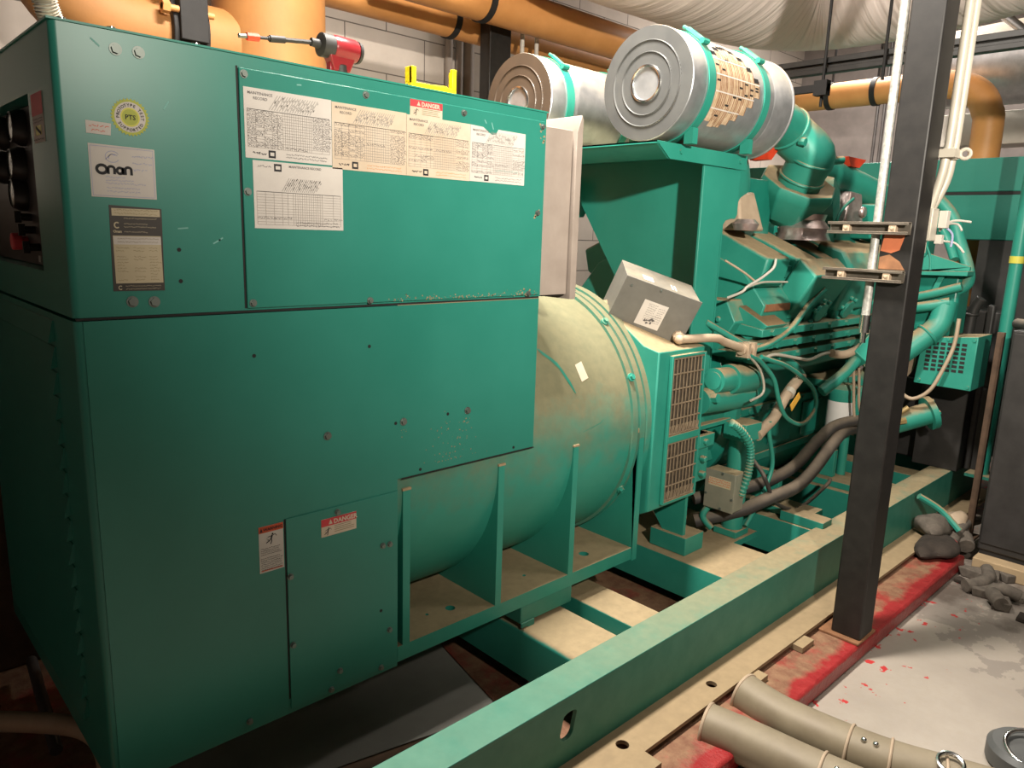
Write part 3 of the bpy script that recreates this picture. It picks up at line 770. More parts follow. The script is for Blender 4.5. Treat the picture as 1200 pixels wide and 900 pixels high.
# ------------------------------------------------------------------ tilted junction box
O = Vector((2.007, .145, 1.538)); K = 1.13 / 1.0
ex = (Vector((1.911, -.243, 1.468)) - Vector((1.696, -.078, 1.556))) * 1.13
ey = (Vector((1.69, 0, 1.394)) - Vector((1.696, -.078, 1.556))) * 1.13
ez = (Vector((1.806, .039, 1.607)) - Vector((1.696, -.078, 1.556))) * 1.13
L_, W_, D_ = ex.length, ey.length, ez.length
O = Vector((-.388, -1.695, 1.691)) * -.13 + Vector((1.696, -.078, 1.556)) * 1.13
mt = Matrix.Translation(O) @ Matrix((ex.normalized(), ey.normalized(), ez.normalized())).transposed().to_4x4()
jb = thing('junction_box', 'tilted grey steel junction box with a worn white label resting above the wire grille', 'junction box', O + ey + ez * .5)
P3 = lambda off: (lambda u, v: mt @ Vector((u, W_ - v, off)))
m = MB(); m.box(0, L_, 0, W_, .006, D_, mt); m.build('body', 'grey', jb, bevel=.003)
m = MB(); m.box(-.004, L_ + .004, -.003, W_ + .006, 0, .006, mt); m.box(-.004, L_ + .004, W_ + .002, W_ + .006, 0, .03, mt); m.build('cover', 'grey', jb, bevel=.0015)
m = MB(); f3 = P3(-.001); m.rect2(.105, .21, .03, .14, f3); m.m(1); rs = random.Random(2)
g3 = P3(-.0015)
for k in range(9): scribble(m, .13, .165 if k < 5 else .20, .128 - k * .009, .005, .0012, g3, rs)
for k in range(5): scribble(m, .175, .20, .120 - k * .009, .005, .0014, g3, rs)
for k in range(10): blob(m, .135 + rs.random() * .05, .045 + rs.random() * .03, rs.uniform(.003, .008), g3, rs)
m.build('label_plate', ['paper', 'ink'], jb, smooth=False, fix=False)['label'] = 'worn white label'
m = MB(); T3 = lambda u, v: mt @ Vector((u, -.0015, v))
m.rect2(.075, .12, .035, .085, T3); m.rect2(.20, .207, .03, .085, T3); m.rect2(.214, .221, .03, .085, T3); m.build('top_label', 'paper', jb, smooth=False, fix=False)
for u, v in ((.03, .03), (.15, .01), (L_ - .02, W_ - .02), (.02, W_ - .02)):
    m = MB(); m.cyl(mt @ Vector((u, v, 0)), mt @ Vector((u, v, -.004)), .005, n=8); m.build('cover_screw', 'bolt', jb)
fit = mt @ Vector((L_ * .93, W_ * .80, -.0))
m = MB(); dn = -ez.normalized(); m.cyl(fit + dn * -.01, fit + dn * .03, .024, n=8); m.sphere(fit + dn * .035, .021); m.build('conduit_fitting', 'tanmetal', jb)
fit2 = fit + dn * .035

# ------------------------------------------------------------------ hood bracket under the air cleaners
hb = thing('air_cleaner_bracket', 'green folded plate bracket with a hooded top carrying the air cleaners', 'bracket', (2.5, .5, .9))
m = MB(); m.box(2.03, 2.70, .085, 1.02, 2.043, 2.053); m.build('roof_plate', 'teal', hb)
m = MB(); m.prism([(2.03, 2.053), (2.122, 1.992), (2.70, 1.992), (2.70, 2.053)], 'y', .083, .089); m.build('front_lip', 'teal', hb, bevel=.001)
m = MB(); m.hexa([(2.03, .085, 2.047), (2.034, .085, 2.047), (2.034, 1.02, 2.047), (2.03, 1.02, 2.047), (2.03, .085, 2.053), (2.034, .085, 2.053), (2.034, 1.02, 2.053), (2.03, 1.02, 2.053)])
m.hexa([(2.118, .09, 1.992), (2.122, .09, 1.992), (2.122, 1.02, 1.992), (2.118, 1.02, 1.992), (2.030, .09, 2.050), (2.034, .09, 2.050), (2.034, 1.02, 2.050), (2.030, 1.02, 2.050)]); m.build('side_lip', 'teal', hb)
m = MB()
post = [(2.385, .62), (2.385, 1.992), (2.675, 1.992), (2.675, 1.80), (2.66, 1.782), (2.62, 1.78), (2.585, 1.772), (2.562, 1.75), (2.553, 1.71), (2.553, .62)]
m.prism(post, 'y', .094, .106); m.build('front_post', 'teal', hb, bevel=.002)
m = MB(); m.prism(post, 'y', .99, 1.002); m.build('rear_post', 'teal', hb)
m = MB(); m.prism([(.106, .95), (.106, 2.043), (.985, 2.043), (.93, 1.84), (.55, 1.30), (.42, .95)], 'x', 2.575, 2.585); m.build('cross_plate', 'teal', hb)
for x in (2.19, 2.64):
    m = MB(); m.cyl((x, .083, 2.025), (x, .076, 2.025), .010, n=6); m.build('bolt', 'teal', hb)

# ------------------------------------------------------------------ air cleaners
def air_cleaner(yc, face, label, far):
    XC, ZA, r = 2.08, 2.272, .212
    t = thing('air_cleaner', label, 'air cleaner', (2.46, yc, 2.053), 'round air cleaners above the bracket')
    m = MB(); m.lathe((XC, yc, ZA), (1, 0, 0), [(-.004, r * .985), (0, r), (.085, r), (.09, r * .985)], 72, True, False)
    m.lathe((XC + .09, yc, ZA), (1, 0, 0), [(0, r * .985), (.52, r * .985)], 72, False, False)
    m.lathe((XC + .61, yc, ZA), (1, 0, 0), [(0, r * .985), (.005, r), (.155, r), (.16, r * 1.02), (.167, r * 1.02), (.172, r * .98), (.172, .08)], 72, False, True)
    m.build('canister', 'galv', t)
    m = MB(); prof = [(0, .992 * r), (-.001, .76 * r), (-.006, .745 * r), (-.001, .73 * r), (-.001, .56 * r), (-.006, .545 * r), (-.001, .53 * r), (-.001, .34 * r), (-.007, .325 * r), (.012, .27 * r), (.012, .0)]
    m.lathe((XC - .005, yc, ZA), (1, 0, 0), prof, 72, False, False); m.build('end_cover', face, t)
    m = MB(); m.torus((XC - .008, yc, ZA), (1, 0, 0), .31 * r, .006, 48, 8)
    for q in (.75, .55): m.torus((XC - .0065, yc, ZA), (1, 0, 0), q * r, .0018, 64, 6)
    m.build('cover_ring', 'chrome', t)
    for xs in (.10, .52):
        m = MB(); m.lathe((XC + xs, yc, ZA), (1, 0, 0), [(0, r * .99), (0, r * 1.012), (.045, r * 1.012), (.045, r * .99)], 72, False, False)
        m.box(XC + xs + .005, XC + xs + .04, yc - .155, yc - .115, 2.053, ZA - r * .75)
        m.box(XC + xs + .005, XC + xs + .04, yc + .115, yc + .155, 2.053, ZA - r * .75)
        m.build('strap', 'teal', t)
        m = MB()
        a = .95
        d = Vector((0, -math.cos(a), math.sin(a))); s_ = Vector((0, math.sin(a), math.cos(a))); c = Vector((XC + xs + .022, yc, ZA))
        m.cyl(c + d * r * 1.03 - s_ * .05, c + d * r * 1.03 + s_ * .05, .012, n=8); m.cyl(c + d * (r * 1.05) + s_ * .02, c + d * (r * 1.05) + s_ * .075 - d * .006, .008, n=8)
        m.cyl(c + d * r * 1.04 - s_ * .045 - Vector((.02, 0, 0)), c + d * r * 1.04 - s_ * .045 + Vector((.02, 0, 0)), .012, n=8)
        m.build('strap_clamp', 'teal', t)
    # perforated intake window with the pleated paper behind
    m = MB(); rr = r * .985 + .0012; rs = random.Random(5)
    nx = 8
    def patch(xa, xb, b0, b1, rad):
        n = max(1, int((b1 - b0) / .06)); 
        for q in range(n):
            c0, c1 = b0 + (b1 - b0) * q / n, b0 + (b1 - b0) * (q + 1) / n
            m._f([m.bm.verts.new(Vector((x, yc - rad * math.cos(b), ZA + rad * math.sin(b)))) for x, b in ((xa, c0), (xb, c0), (xb, c1), (xa, c1))])
    for i in range(nx):
        xa = XC + .155 + i * .041
        lo = [-.66, -.76, -.74, -.66, -.55, -.42, -.25, -.05][i]; hi = [.66, .80, .88, .92, .86, .72, .52, .32][i]
        m.m(0); patch(xa, xa + .036, lo, hi - .10, rr)
        m.m(2); patch(xa, xa + .036, hi - .10, hi, rr)
        m.m(1); patch(xa + .036, xa + .041, lo, hi - .04, rr)
        for u in (.004, .016, .027):
            m.m(1 if rs.random() < .6 else 3); patch(xa + u, xa + u + .005, lo + rs.uniform(0, .25), hi - .10 - rs.uniform(0, .2), rr + .0004)
        for v in (-.42, -.12, .18, .48):
            if lo < v < hi - .12: m.m(4); patch(xa, xa + .041, v, v + .022, rr + .0008)
        for q in range(2):
            v = rs.uniform(lo, hi - .2); m.m(2); patch(xa + .004, xa + .03, v, v + .035, rr + .0006)
    (m.bm.free() if far else m.build('intake_window', ['pleat', 'rust', 'blackmatte', 'wood', 'paper'], t, smooth=False, fix=False))
    return t
air_cleaner(.185, 'galvface', 'front round air cleaner with a grey ringed end cover on top of the bracket', False)
air_cleaner(.905, 'brownface', 'rear round air cleaner with a brown dusty end cover half behind the control housing', True)
# ------------------------------------------------------------------ engine
eg = thing('diesel_engine', 'big green diesel engine with slanted rocker covers, bolted rails and pipes behind the steel column', 'engine', (3.5, .54, .30))
def part(m, name, mat, bevel=0., label=None, parent=None):
    o = m.build(name, mat, parent or eg, bevel=bevel)
    if label: o['label'] = label
    return o
m = MB(); m.prism([(.20, .50), (.20, .98), (.10, 1.12), (.10, 1.22), (.30, 1.40), (.80, 1.40), (1.0, 1.22), (1.0, 1.12), (.90, .98), (.90, .50), (.80, .36), (.30, .36)], 'x', 2.78, 4.55); part(m, 'engine_block', 'darkteal', .006)
m = MB(); m.box(2.80, 4.5, .185, .20, .52, .56); m.box(2.80, 4.5, .17, .20, .80, .84)
for i in range(14): m.cyl((2.86 + i * .12, .175, .82), (2.86 + i * .12, .16, .82), .014, n=6)
part(m, 'block_rail', 'darkteal', .003)
for x in (3.0, 3.38, 3.76, 4.14):
    m = MB(); m.box(x, x + .24, .186, .2, .58, .78); part(m, 'inspection_cover', 'darkteal', .01)
m = MB(); m.lathe((2.40, .54, .92), (1, 0, 0), [(0, .40), (.02, .44), (.30, .46), (.34, .50), (.38, .50)], 40); part(m, 'flywheel_housing', 'darkteal')
# starter and its bracket, beside the post
m = MB(); m.cyl((2.50, .035, 1.075), (2.62, .035, 1.068), .056); m.lathe((2.62, .035, 1.068), (1, 0, -.05), [(0, .05), (0, .068), (.02, .070), (.20, .070), (.24, .052)], 28); m.cyl((2.498, .035, 1.075), (2.492, .035, 1.0755), .04)
m.m(0); part(m, 'starter_motor', 'tealdust')
m = MB(); m.cyl((2.43, .06, .985), (2.86, .06, .96), .058); m.cyl((2.46, .03, 1.0), (2.46, -.02, 1.01), .022, n=6); part(m, 'starter_cylinder', 'tealdust')
m = MB(); m.box(2.42, 2.95, .14, .32, .64, .85); m.prism([(2.42, .845), (2.82, .845), (2.82, .868), (2.42, .868)], 'y', .06, .30); part(m, 'side_ledge', 'tealdust', .004)
m = MB(); m.box(2.405, 2.50, .03, .10, .62, .84); m.box(2.40, 2.52, .015, .09, .78, .84)
for z in (.66, .73, .81): m.cyl((2.44, .03, z), (2.44, .0, z), .016, n=6)
part(m, 'housing_pad', 'tealdust', .005)
# rocker covers on both banks
def cover_poly(o=0., near=True):
    P = [(.275, 1.742), (-.015, 1.612), (.015, 1.49), (.045, 1.475), (.33, 1.60)]
    return P if near else [(1.08 - y, z) for y, z in P]
for i in range(6):
    for near in (True, False):
        x = 2.80 + i * .285
        P = cover_poly(near=near)
        m = MB(); m.prism(P, 'x', x, x + .215)
        part(m, 'rocker_cover', 'tealdust', .014)
for near in (True, False):
    P = [(.36, 1.66), (.10, 1.545), (.03, 1.46), (-.02, 1.40), (.02, 1.26), (.10, 1.18), (.42, 1.30)]
    if not near: P = [(1.08 - y, z) for y, z in P]
    m = MB(); m.prism(P, 'x', 2.79, 4.52); part(m, 'cylinder_head', 'teal', .006)
    P = [(.30, 1.705), (.015, 1.575), (.035, 1.52), (.31, 1.63)]
    if not near: P = [(1.08 - y, z) for y, z in P]
    m = MB()
    for i in range(5): m.prism(P, 'x', 2.80 + i * .285 + .217, 2.80 + (i + 1) * .285 - .002)
    part(m, 'cover_spacer', 'panel')
m = MB(); m.box(2.8, 4.5, .36, .72, 1.38, 1.62); part(m, 'valley_cover', 'tealdust', .02)
# lower end covers at the rear of the near bank
m = MB(); m.prism([(.30, 1.42), (.10, 1.42), (.047, 1.323), (.13, 1.18), (.34, 1.24)], 'x', 2.66, 2.80); m.cyl((2.66, .13, 1.33), (2.645, .13, 1.33), .016, n=6); part(m, 'head_end_cover', 'tealdust', .006)
m = MB(); m.prism([(.075, 1.396), (-.075, 1.315), (.02, 1.235), (.125, 1.30)], 'x', 2.735, 2.92); part(m, 'rust_topped_block', 'tealrust', .005)
m = MB(); m.box(2.80, 3.04, -.02, .12, 1.37, 1.405); part(m, 'rusty_ledge', 'rust', .003)
m = MB(); m.box(2.66, 2.80, -.0, .16, 1.16, 1.19); m.tube([(2.5, .10, 1.33), (2.66, .02, 1.24), (2.72, -.02, 1.2)], .014); part(m, 'head_bracket', 'tealdust')
# big boxed manifold covers standing outboard of the bank
m = MB(); m.prism([(-.038, 1.620), (.094, 1.383), (-.004, 1.319), (-.131, 1.534)], 'x', 3.05, 3.46); part(m, 'manifold_cover', 'tealdust', .012)
m = MB(); m.prism([(.08, 1.70), (.13, 1.42), (-.05, 1.34), (-.13, 1.54), (-.06, 1.66)], 'x', 3.475, 4.22); part(m, 'manifold_cover', 'tealdust', .02)
# exhaust port boxes and round covers under them
for x in (3.28, 3.60, 3.92, 4.24):
    c = Vector((x, -.005, 1.375)); d = Vector((0, -.75, -.35)).normalized()
    m = MB(); m.cyl(c - d * .12, c + d * .04, .125, .11, n=6); m.cyl(c + d * .05, c + d * .07, .05, n=16)
    for k in range(6):
        a = 2 * PI * k / 6; u, w = m.frame(d); q = c + (u * math.cos(a) + w * math.sin(a)) * .07 + d * .05; m.cyl(q, q + d * .018, .012, n=6)
    part(m, 'port_cover', 'teal', .004)
# three bolted rails
for k, (y, z) in enumerate(((-.06, 1.285), (-.045, 1.222), (-.03, 1.158))):
    m = MB(); m.prism([(y, z - .022), (y, z + .012), (y + .16, z + .035), (y + .16, z - .022)], 'x', 2.72, 4.30)
    part(m, 'exhaust_rail', 'teal', .004)
    for i in range(8):
        x = 2.80 + i * .20 + k * .07
        m = MB(); m.cyl((x, y - .016, z - .004), (x, y + .01, z - .004), .016, n=6); part(m, 'rail_bolt', 'teal')
        if i % 2 == k % 2:
            m = MB(); m.cyl((x + .09, y + .05, z + .012), (x + .09, y + .05, z + .045), .016, n=6); part(m, 'rail_bolt', 'tealdust')
m = MB(); m.tube([(2.9, .06, 1.10), (3.4, .05, 1.08), (4.2, .05, 1.10)], .035, smooth=4); part(m, 'water_rail', 'darkteal')
# oil filter with label, standpipe, elbow
m = MB(); m.lathe((3.82, -.0, .655), (0, 0, 1), [(0, .066), (.01, .072), (.20, .072), (.215, .078), (.235, .078), (.26, .05)], 32); m.m(1); m.lathe((3.82, 0, .665), (0, 0, 1), [(0, .0735), (.155, .0735)], 32, False, False); part(m, 'oil_filter', ['teal', 'filterlabel'])
m = MB(); m.lathe((4.06, .02, .64), (0, 0, 1), [(0, .066), (.01, .072), (.21, .072), (.235, .05)], 32); part(m, 'oil_filter', 'teal')
m = MB(); m.box(3.72, 4.25, .02, .2, .895, .94); part(m, 'filter_head', 'tealdust', .008)
m = MB(); m.tube([(3.93, .0, .64), (3.93, 0, .32)], .026, 14); m.cyl((3.93, 0, .34), (3.93, 0, .32), .04); part(m, 'drain_pipe', 'teal')
m = MB(); m.tube([(3.40, -.06, .93), (3.47, -.10, .99), (3.55, -.12, 1.04), (3.64, -.13, 1.10)], .030, 16, 5)
d = Vector((.14, -.03, .11)).normalized(); c0 = Vector((3.62, -.13, 1.09)); u, w = m.frame(d)
m.hexa([c0 + d * t + u * a + w * b_ for t in (0, .16) for a, b_ in ((-.045, -.045), (.045, -.045), (.045, .045), (-.045, .045))]); part(m, 'coolant_elbow', 'teal', .004)
m = MB(); m.lathe((4.22, .02, .86), (0, -1, 0), [(0, .15), (.10, .15), (.14, .11), (.15, .05)], 32); part(m, 'fuel_pump', 'tealdust')
m = MB(); m.tube([(3.45, -.07, 1.13), (3.55, -.10, 1.12), (3.68, -.13, 1.16), (3.8, -.10, 1.22)], .022, 10, 4); part(m, 'dusty_hose', 'tanmetal')
# front-end pipes seen to the right of the column
m = MB(); m.prism([(-.083, 1.532), (-.183, 1.650), (-.404, 1.585), (-.404, 1.562), (-.09, 1.545)], 'x', 4.33, 4.35); m.hexa([(4.28, -.41, 1.535), (4.40, -.41, 1.535), (4.40, -.08, 1.525), (4.28, -.08, 1.525), (4.28, -.41, 1.56), (4.40, -.41, 1.56), (4.40, -.08, 1.545), (4.28, -.08, 1.545)])
m.hexa([(4.33, -.24, 1.40), (4.35, -.24, 1.40), (4.35, -.21, 1.40), (4.33, -.21, 1.40), (4.33, -.285, 1.535), (4.35, -.285, 1.535), (4.35, -.255, 1.535), (4.33, -.255, 1.535)]); part(m, 'gusset_bracket', 'tealdust', .003)
m = MB(); m.box(4.36, 4.56, -.36, .25, 1.18, 1.54); m.box(4.4, 4.54, -.15, .25, 1.5, 1.85); part(m, 'thermostat_housing', 'darkteal', .02)
m = MB(); m.tube([(4.30, .0, 1.37), (4.33, -.10, 1.385), (4.33, -.237, 1.425), (4.34, -.375, 1.475)], .026, 12, 4); part(m, 'coolant_pipe', 'tealdust')
m = MB(); m.tube([(4.3, .0, 1.30), (4.31, -.10, 1.325), (4.31, -.223, 1.352), (4.33, -.33, 1.382)], .030, 12, 4); m.torus((4.31, -.13, 1.333), (0, -1, .2), .031, .006, 16, 6); part(m, 'coolant_pipe', 'tealdust')
m = MB(); m.box(4.285, 4.325, -.16, -.10, 1.36, 1.395); part(m, 'pipe_tag', 'white')
m = MB(); m.tube([(4.1, -.02, .95), (4.18, -.14, 1.06), (4.26, -.23, 1.165), (4.32, -.29, 1.25), (4.36, -.30, 1.38)], .062, 18, 6); m.torus((4.28, -.252, 1.19), (.5, -.55, .66), .064, .009, 24, 8); part(m, 'coolant_hose', 'tealdust')
m = MB(); m.lathe((4.35, -.02, 1.02), (-.5, -1, 0), [(0, .05), (.0, .13), (.05, .15), (.10, .13), (.12, .06)], 28); part(m, 'water_pump', 'tanmetal')
m = MB(); m.tube([(4.12, .02, .57), (4.24, -.14, .645), (4.38, -.29, .72)], .065, 18, 4); d = Vector((.14, -.15, .075)).normalized(); c = Vector((4.38, -.29, .72)); m.cyl(c - d * .01, c + d * .022, .10, n=28)
u, w = m.frame(d)
for k in range(6):
    a = 2 * PI * k / 6 + .3; q = c + (u * math.cos(a) + w * math.sin(a)) * .078 + d * .02; m.cyl(q, q + d * .012, .014, n=6)
part(m, 'water_pipe', 'tealdust')
m = MB(); m.cyl((4.20, -.16, .70), (4.24, -.22, .76), .016); m.cyl((4.18, -.20, .68), (4.2, -.23, .69), .02, n=6); part(m, 'brass_valve', 'brass')
m = MB(); m.tube([(4.5, -.12, 1.98), (4.5, -.23, 1.86), (4.48, -.29, 1.72), (4.45, -.36, 1.57), (4.42, -.375, 1.49), (4.38, -.33, 1.44)], .034, 14, 6); part(m, 'vent_hose', 'tealdust')
m = MB(); m.tube([(4.2, .1, 1.60), (4.35, -.05, 1.80), (4.42, -.14, 1.86), (4.46, -.22, 1.75), (4.4, -.3, 1.62)], .024, 12, 6); part(m, 'vent_hose', 'teal')
# turbo, elbow and exhaust wrap above the covers
TU = Vector((-.22, -.46, .86)).normalized(); TC = Vector((3.36, .16, 1.985))
m = MB(); m.lathe(TC, -TU, [(.01, .108), (0, .125), (-.012, .19), (.02, .20), (.05, .19), (.17, .15), (.22, .09)], 8, False, True); part(m, 'turbo_housing', 'tealdust', .006)
m = MB(); m.tube([(2.84, .185, 2.265), (3.0, .185, 2.262), (3.14, .182, 2.25), (3.25, .17, 2.21), tuple(TC + TU * .15), tuple(TC + TU * .07), tuple(TC - TU * .02)], .108, 32, 6)
for p, d in (((3.02, .185, 2.262), (1, 0, 0)), ((3.20, .178, 2.235), (1, 0, -.5)), (tuple(TC + TU * .13), TU), (tuple(TC + TU * .03), TU)): m.torus(p, d, .109, .008, 36, 8)
part(m, 'intake_elbow', 'tealdust')
m = MB(); m.cyl((3.18, .09, 2.165), (3.18, .06, 2.16), .02, n=8); m.cyl((3.40, .03, 2.09), (3.47, .0, 2.10), .02, n=10); part(m, 'elbow_clamp', 'tealdust')
m = MB(); m.lathe((2.93, .30, 1.945), (.35, -1, 0), [(0, .06), (.02, .16), (.06, .165), (.08, .10), (.09, .05)], 36); part(m, 'compressor_cover', 'teal')
m = MB(); m.lathe((2.97, .34, 1.93), (.35, -1, 0), [(0, .17), (.05, .175), (.06, .17)], 36); part(m, 'compressor_ring', 'foil')
m = MB(); m.hexa([(2.83, .16, 1.735), (3.02, .14, 1.735), (3.02, .34, 1.735), (2.83, .34, 1.735), (2.86, .2, 1.90), (3.0, .2, 1.92), (3.0, .34, 1.92), (2.86, .34, 1.90)]); part(m, 'dusty_casting', 'tanmetal', .012)
m = MB()
rs = random.Random(6)
m.lathe((3.42, .14, 1.70), (0, 0, 1), [(0, .14), (.03, .125), (.06, .13), (.10, .10), (.13, .11)], 18); part(m, 'exhaust_wrap', 'foil')
m = MB(); m.lathe((2.80, .12, 1.735), (0, 0, 1), [(0, .05), (.03, .06), (.05, .04)], 14); part(m, 'exhaust_wrap', 'foil')
m = MB(); m.box(3.0, 3.25, .24, .30, 1.66, 1.99); part(m, 'turbo_support', 'darkteal', .01)
m = MB(); m.tube([(3.62, .30, 2.09), (3.85, .26, 2.075), (4.15, .20, 2.02), (4.42, .13, 1.95)], .085, 24, 5); m.lathe((4.42, .13, 1.95), (.95, -.25, -.2), [(-.01, .086), (-.01, .11), (.03, .11), (.03, .09), (.16, .09)], 28); part(m, 'charge_air_pipe', 'teal')
m = MB(); m.lathe((3.72, .26, 1.90), (.4, -1, .1), [(0, .12), (.05, .15), (.12, .13), (.15, .06)], 28); part(m, 'turbo_scroll', 'darkteal')
m = MB(); m.hexa([(3.86, .12, 1.80), (4.02, .08, 1.80), (4.02, .22, 1.80), (3.86, .22, 1.80), (3.95, .14, 1.98), (4.06, .12, 1.97), (4.06, .24, 1.97), (3.95, .24, 1.98)]); m.cyl((3.88, .05, 1.86), (3.88, .02, 1.86), .03); part(m, 'exhaust_wrap', 'foil', .01)
for bx in ((3.10, 3.16, .20, .30, 2.08, 2.15), (3.95, 4.10, .16, .30, 2.115, 2.165)):
    m = MB(); m.hexa([(bx[0], bx[2], bx[4]), (bx[1] - .03, bx[2], bx[4]), (bx[1], bx[3], bx[4]), (bx[0], bx[3], bx[4]), (bx[0] - .04, bx[2], bx[5]), (bx[1] + .05, bx[2], bx[5]), (bx[1], bx[3], bx[5]), (bx[0] - .02, bx[3], bx[5])]); part(m, 'warning_flap', 'redplastic')
m = MB(); m.box(3.1, 4.4, .45, .65, 1.62, 1.8); m.box(3.7, 4.3, .2, .5, 1.66, 1.78); m.box(4.15, 4.35, .05, .3, 1.72, 1.92); part(m, 'turbo_mount', 'darkteal', .01)
m = MB(); m.tube([(3.72, .10, 1.72), (3.69, .09, 1.80), (3.72, .08, 1.87), (3.80, .06, 1.93)], .008, 8, 5); part(m, 'oil_line', 'teal')
# engine feet onto the skid
for x in (3.76, 3.10):
    m = MB(); m.box(x, x + .16, -.20 if x < 3.5 else -.28, .25, .322, .36); m.prism([(x + .06, .36), (x + .10, .36), (x + .10, .52), (x + .06, .52)], 'y', .0, .25); part(m, 'engine_foot', 'tealdust', .003)
m = MB(); m.hexa([(3.04, -.30, .322), (3.14, -.30, .322), (3.14, -.08, .322), (3.04, -.08, .322), (3.04, -.30, .37), (3.14, -.30, .37), (3.14, -.08, .375), (3.04, -.08, .375)]); part(m, 'engine_foot', 'tealdust', .004)

# ------------------------------------------------------------------ small gear beside the engine
sp = thing('support_pillar', 'green capped pillar on a square foot, behind the small box with the red label', 'pillar', (2.74, .015, .30))
m = MB(); m.box(2.682, 2.80, -.045, .075, .302, .335); m.build('foot', 'tealdust', sp, bevel=.003)
m = MB(); m.cyl((2.742, .012, .335), (2.742, .012, .78), .050, n=24); m.build('column', 'teal', sp)
m = MB(); m.prism([(2.682, .07), (2.682, -.045), (2.81, -.055), (2.83, .02), (2.79, .09)], 'z', .775, .858); m.build('cap', 'tealdust', sp, bevel=.003)
cb = thing('control_box', 'small dusty grey box with a faded red label on the front of the green pillar', 'box', (2.635, .01, .455))
m = MB(); m.box(2.60, 2.69, -.062, .088, .455, .638); m.build('body', 'boxgrey', cb, bevel=.004)
m = MB(); m.box(2.595, 2.60, -.064, .090, .453, .640); m.build('lid', 'boxgrey', cb, bevel=.0015)
m = MB(); m.rect2(-.045, .07, .565, .605, left(2.5938)); m.m(1); rs = random.Random(21)
for k in range(3): scribble(m, -.04, .065, .597 - k * .011, .008, .0022, left(2.5932), rs)
m.build('label', ['tanplate', 'redorange'], cb, smooth=False, fix=False)['label'] = 'faded red lettered label'
for y, z in ((.0, .632), (.0, .462), (-.055, .52), (.08, .52)):
    m = MB(); m.cyl((2.595, y, z), (2.591, y, z), .006, n=8); m.build('screw', 'bolt', cb)
m = MB(); m.tube([(2.63, .07, .46), (2.60, .09, .40), (2.62, .05, .345)], .016, 10, 5); m.build('bottom_conduit', 'tealdust', cb)
def single_tube(name, pts, r, mat, label, cat, n=10, smooth=6, group=None, rings=0):
    m = MB(); f = r
    if rings:
        N = rings
        m.tube(pts, lambda t: r * (1 + .14 * math.sin(t * N * 2 * PI)), n, max(smooth, int(N * 6 / max(1, len(pts) - 1))))
    else: m.tube(pts, r, n, smooth)
    o = m.build(name, mat); return tag(o, label, cat, group)
single_tube('corrugated_hose', [(2.50, -.07, .905), (2.56, -.085, .865), (2.645, -.09, .785), (2.675, -.085, .70), (2.67, -.08, .62), (2.66, -.064, .53)], .017, 'tealdust', 'pale green corrugated hose curving down beside the capped pillar', 'hose', 10, 8, None, 26)
single_tube('power_cable', [(2.60, .13, .36), (2.74, -.03, .43), (2.864, -.10, .481), (3.091, -.12, .493), (3.275, -.12, .545), (3.518, -.10, .634), (3.70, -.08, .67), (3.874, -.075, .66), (4.05, -.06, .62)], .032, 'rubber', 'lower of the two thick dusty black cables rising past the oil filter', 'cable', 14, 6, 'thick black cables')
single_tube('power_cable', [(2.62, .16, .46), (2.813, .01, .51), (3.028, -.04, .535), (3.216, -.055, .57), (3.407, -.06, .655), (3.60, -.06, .71), (3.77, -.11, .73), (3.95, -.14, .70)], .030, 'rubber', 'upper of the two thick dusty black cables rising past the oil filter', 'cable', 14, 6, 'thick black cables')
LOOP = [(2.60, -.07, 1.195), (2.68, -.07, 1.17), (2.739, -.07, 1.138), (2.851, -.07, 1.058), (2.924, -.07, .946), (3.023, -.07, .848), (3.198, -.07, .791), (3.327, -.07, .848), (3.291, -.07, .951), (3.119, -.07, 1.049), (2.92, -.08, 1.122), (2.79, -.085, 1.155), (2.70, -.075, 1.18)]
single_tube('looped_cable', LOOP, .011, 'tealdust', 'pale green cable hanging in a loop in front of the engine block', 'cable')
single_tube('thin_cable', [(2.58, -.075, 1.20), (2.722, -.06, 1.122), (2.777, -.06, 1.045), (2.77, -.06, .997), (2.672, -.06, .980)], .006, 'cream', 'thin pale wire looping over the starter motor', 'wire')
single_tube('black_cable', [(2.80, .08, .80), (2.80, .0, .70), (2.805, -.08, .62), (2.821, -.10, .572), (2.95, -.10, .435), (3.201, -.10, .35), (3.45, -.12, .42), (3.55, -.10, .43)], .010, 'rubber', 'slim black cable drooping below the thick cables', 'cable')
single_tube('green_hose', [(2.89, -.05, .85), (2.90, -.05, .78), (2.965, -.05, .615), (2.892, -.05, .478), (2.76, -.05, .35)], .011, 'teal', 'slim green hose hanging down to the pillar foot', 'hose')
tp = thing('flexible_conduit', 'dusty tan conduit with a yellow tag elbowing down to the green pillar cap', 'conduit', (2.95, -.04, .78))
m = MB(); m.tube([(2.79, -.045, .79), (2.859, -.04, .816), (2.958, -.04, .86), (3.043, -.04, .946), (3.16, -.04, 1.018), (3.20, -.04, 1.03)], .026, 14, 6); m.build('conduit', 'tanmetal', tp)
m = MB(); m.tube([(3.20, -.04, 1.03), (3.146, -.02, 1.09), (3.019, .0, 1.15)], .022, 12, 6); m.build('upper_elbow', 'tealdust', tp)
m = MB(); m.cyl((3.06, -.045, .955), (3.085, -.042, .972), .029, n=16); m.build('collar', 'cream', tp)
m = MB(); m.prism([(3.055, .88), (3.13, .94), (3.11, .965), (3.035, .91)], 'y', -.078, -.073); m.build('tag', 'yellowtag', tp)
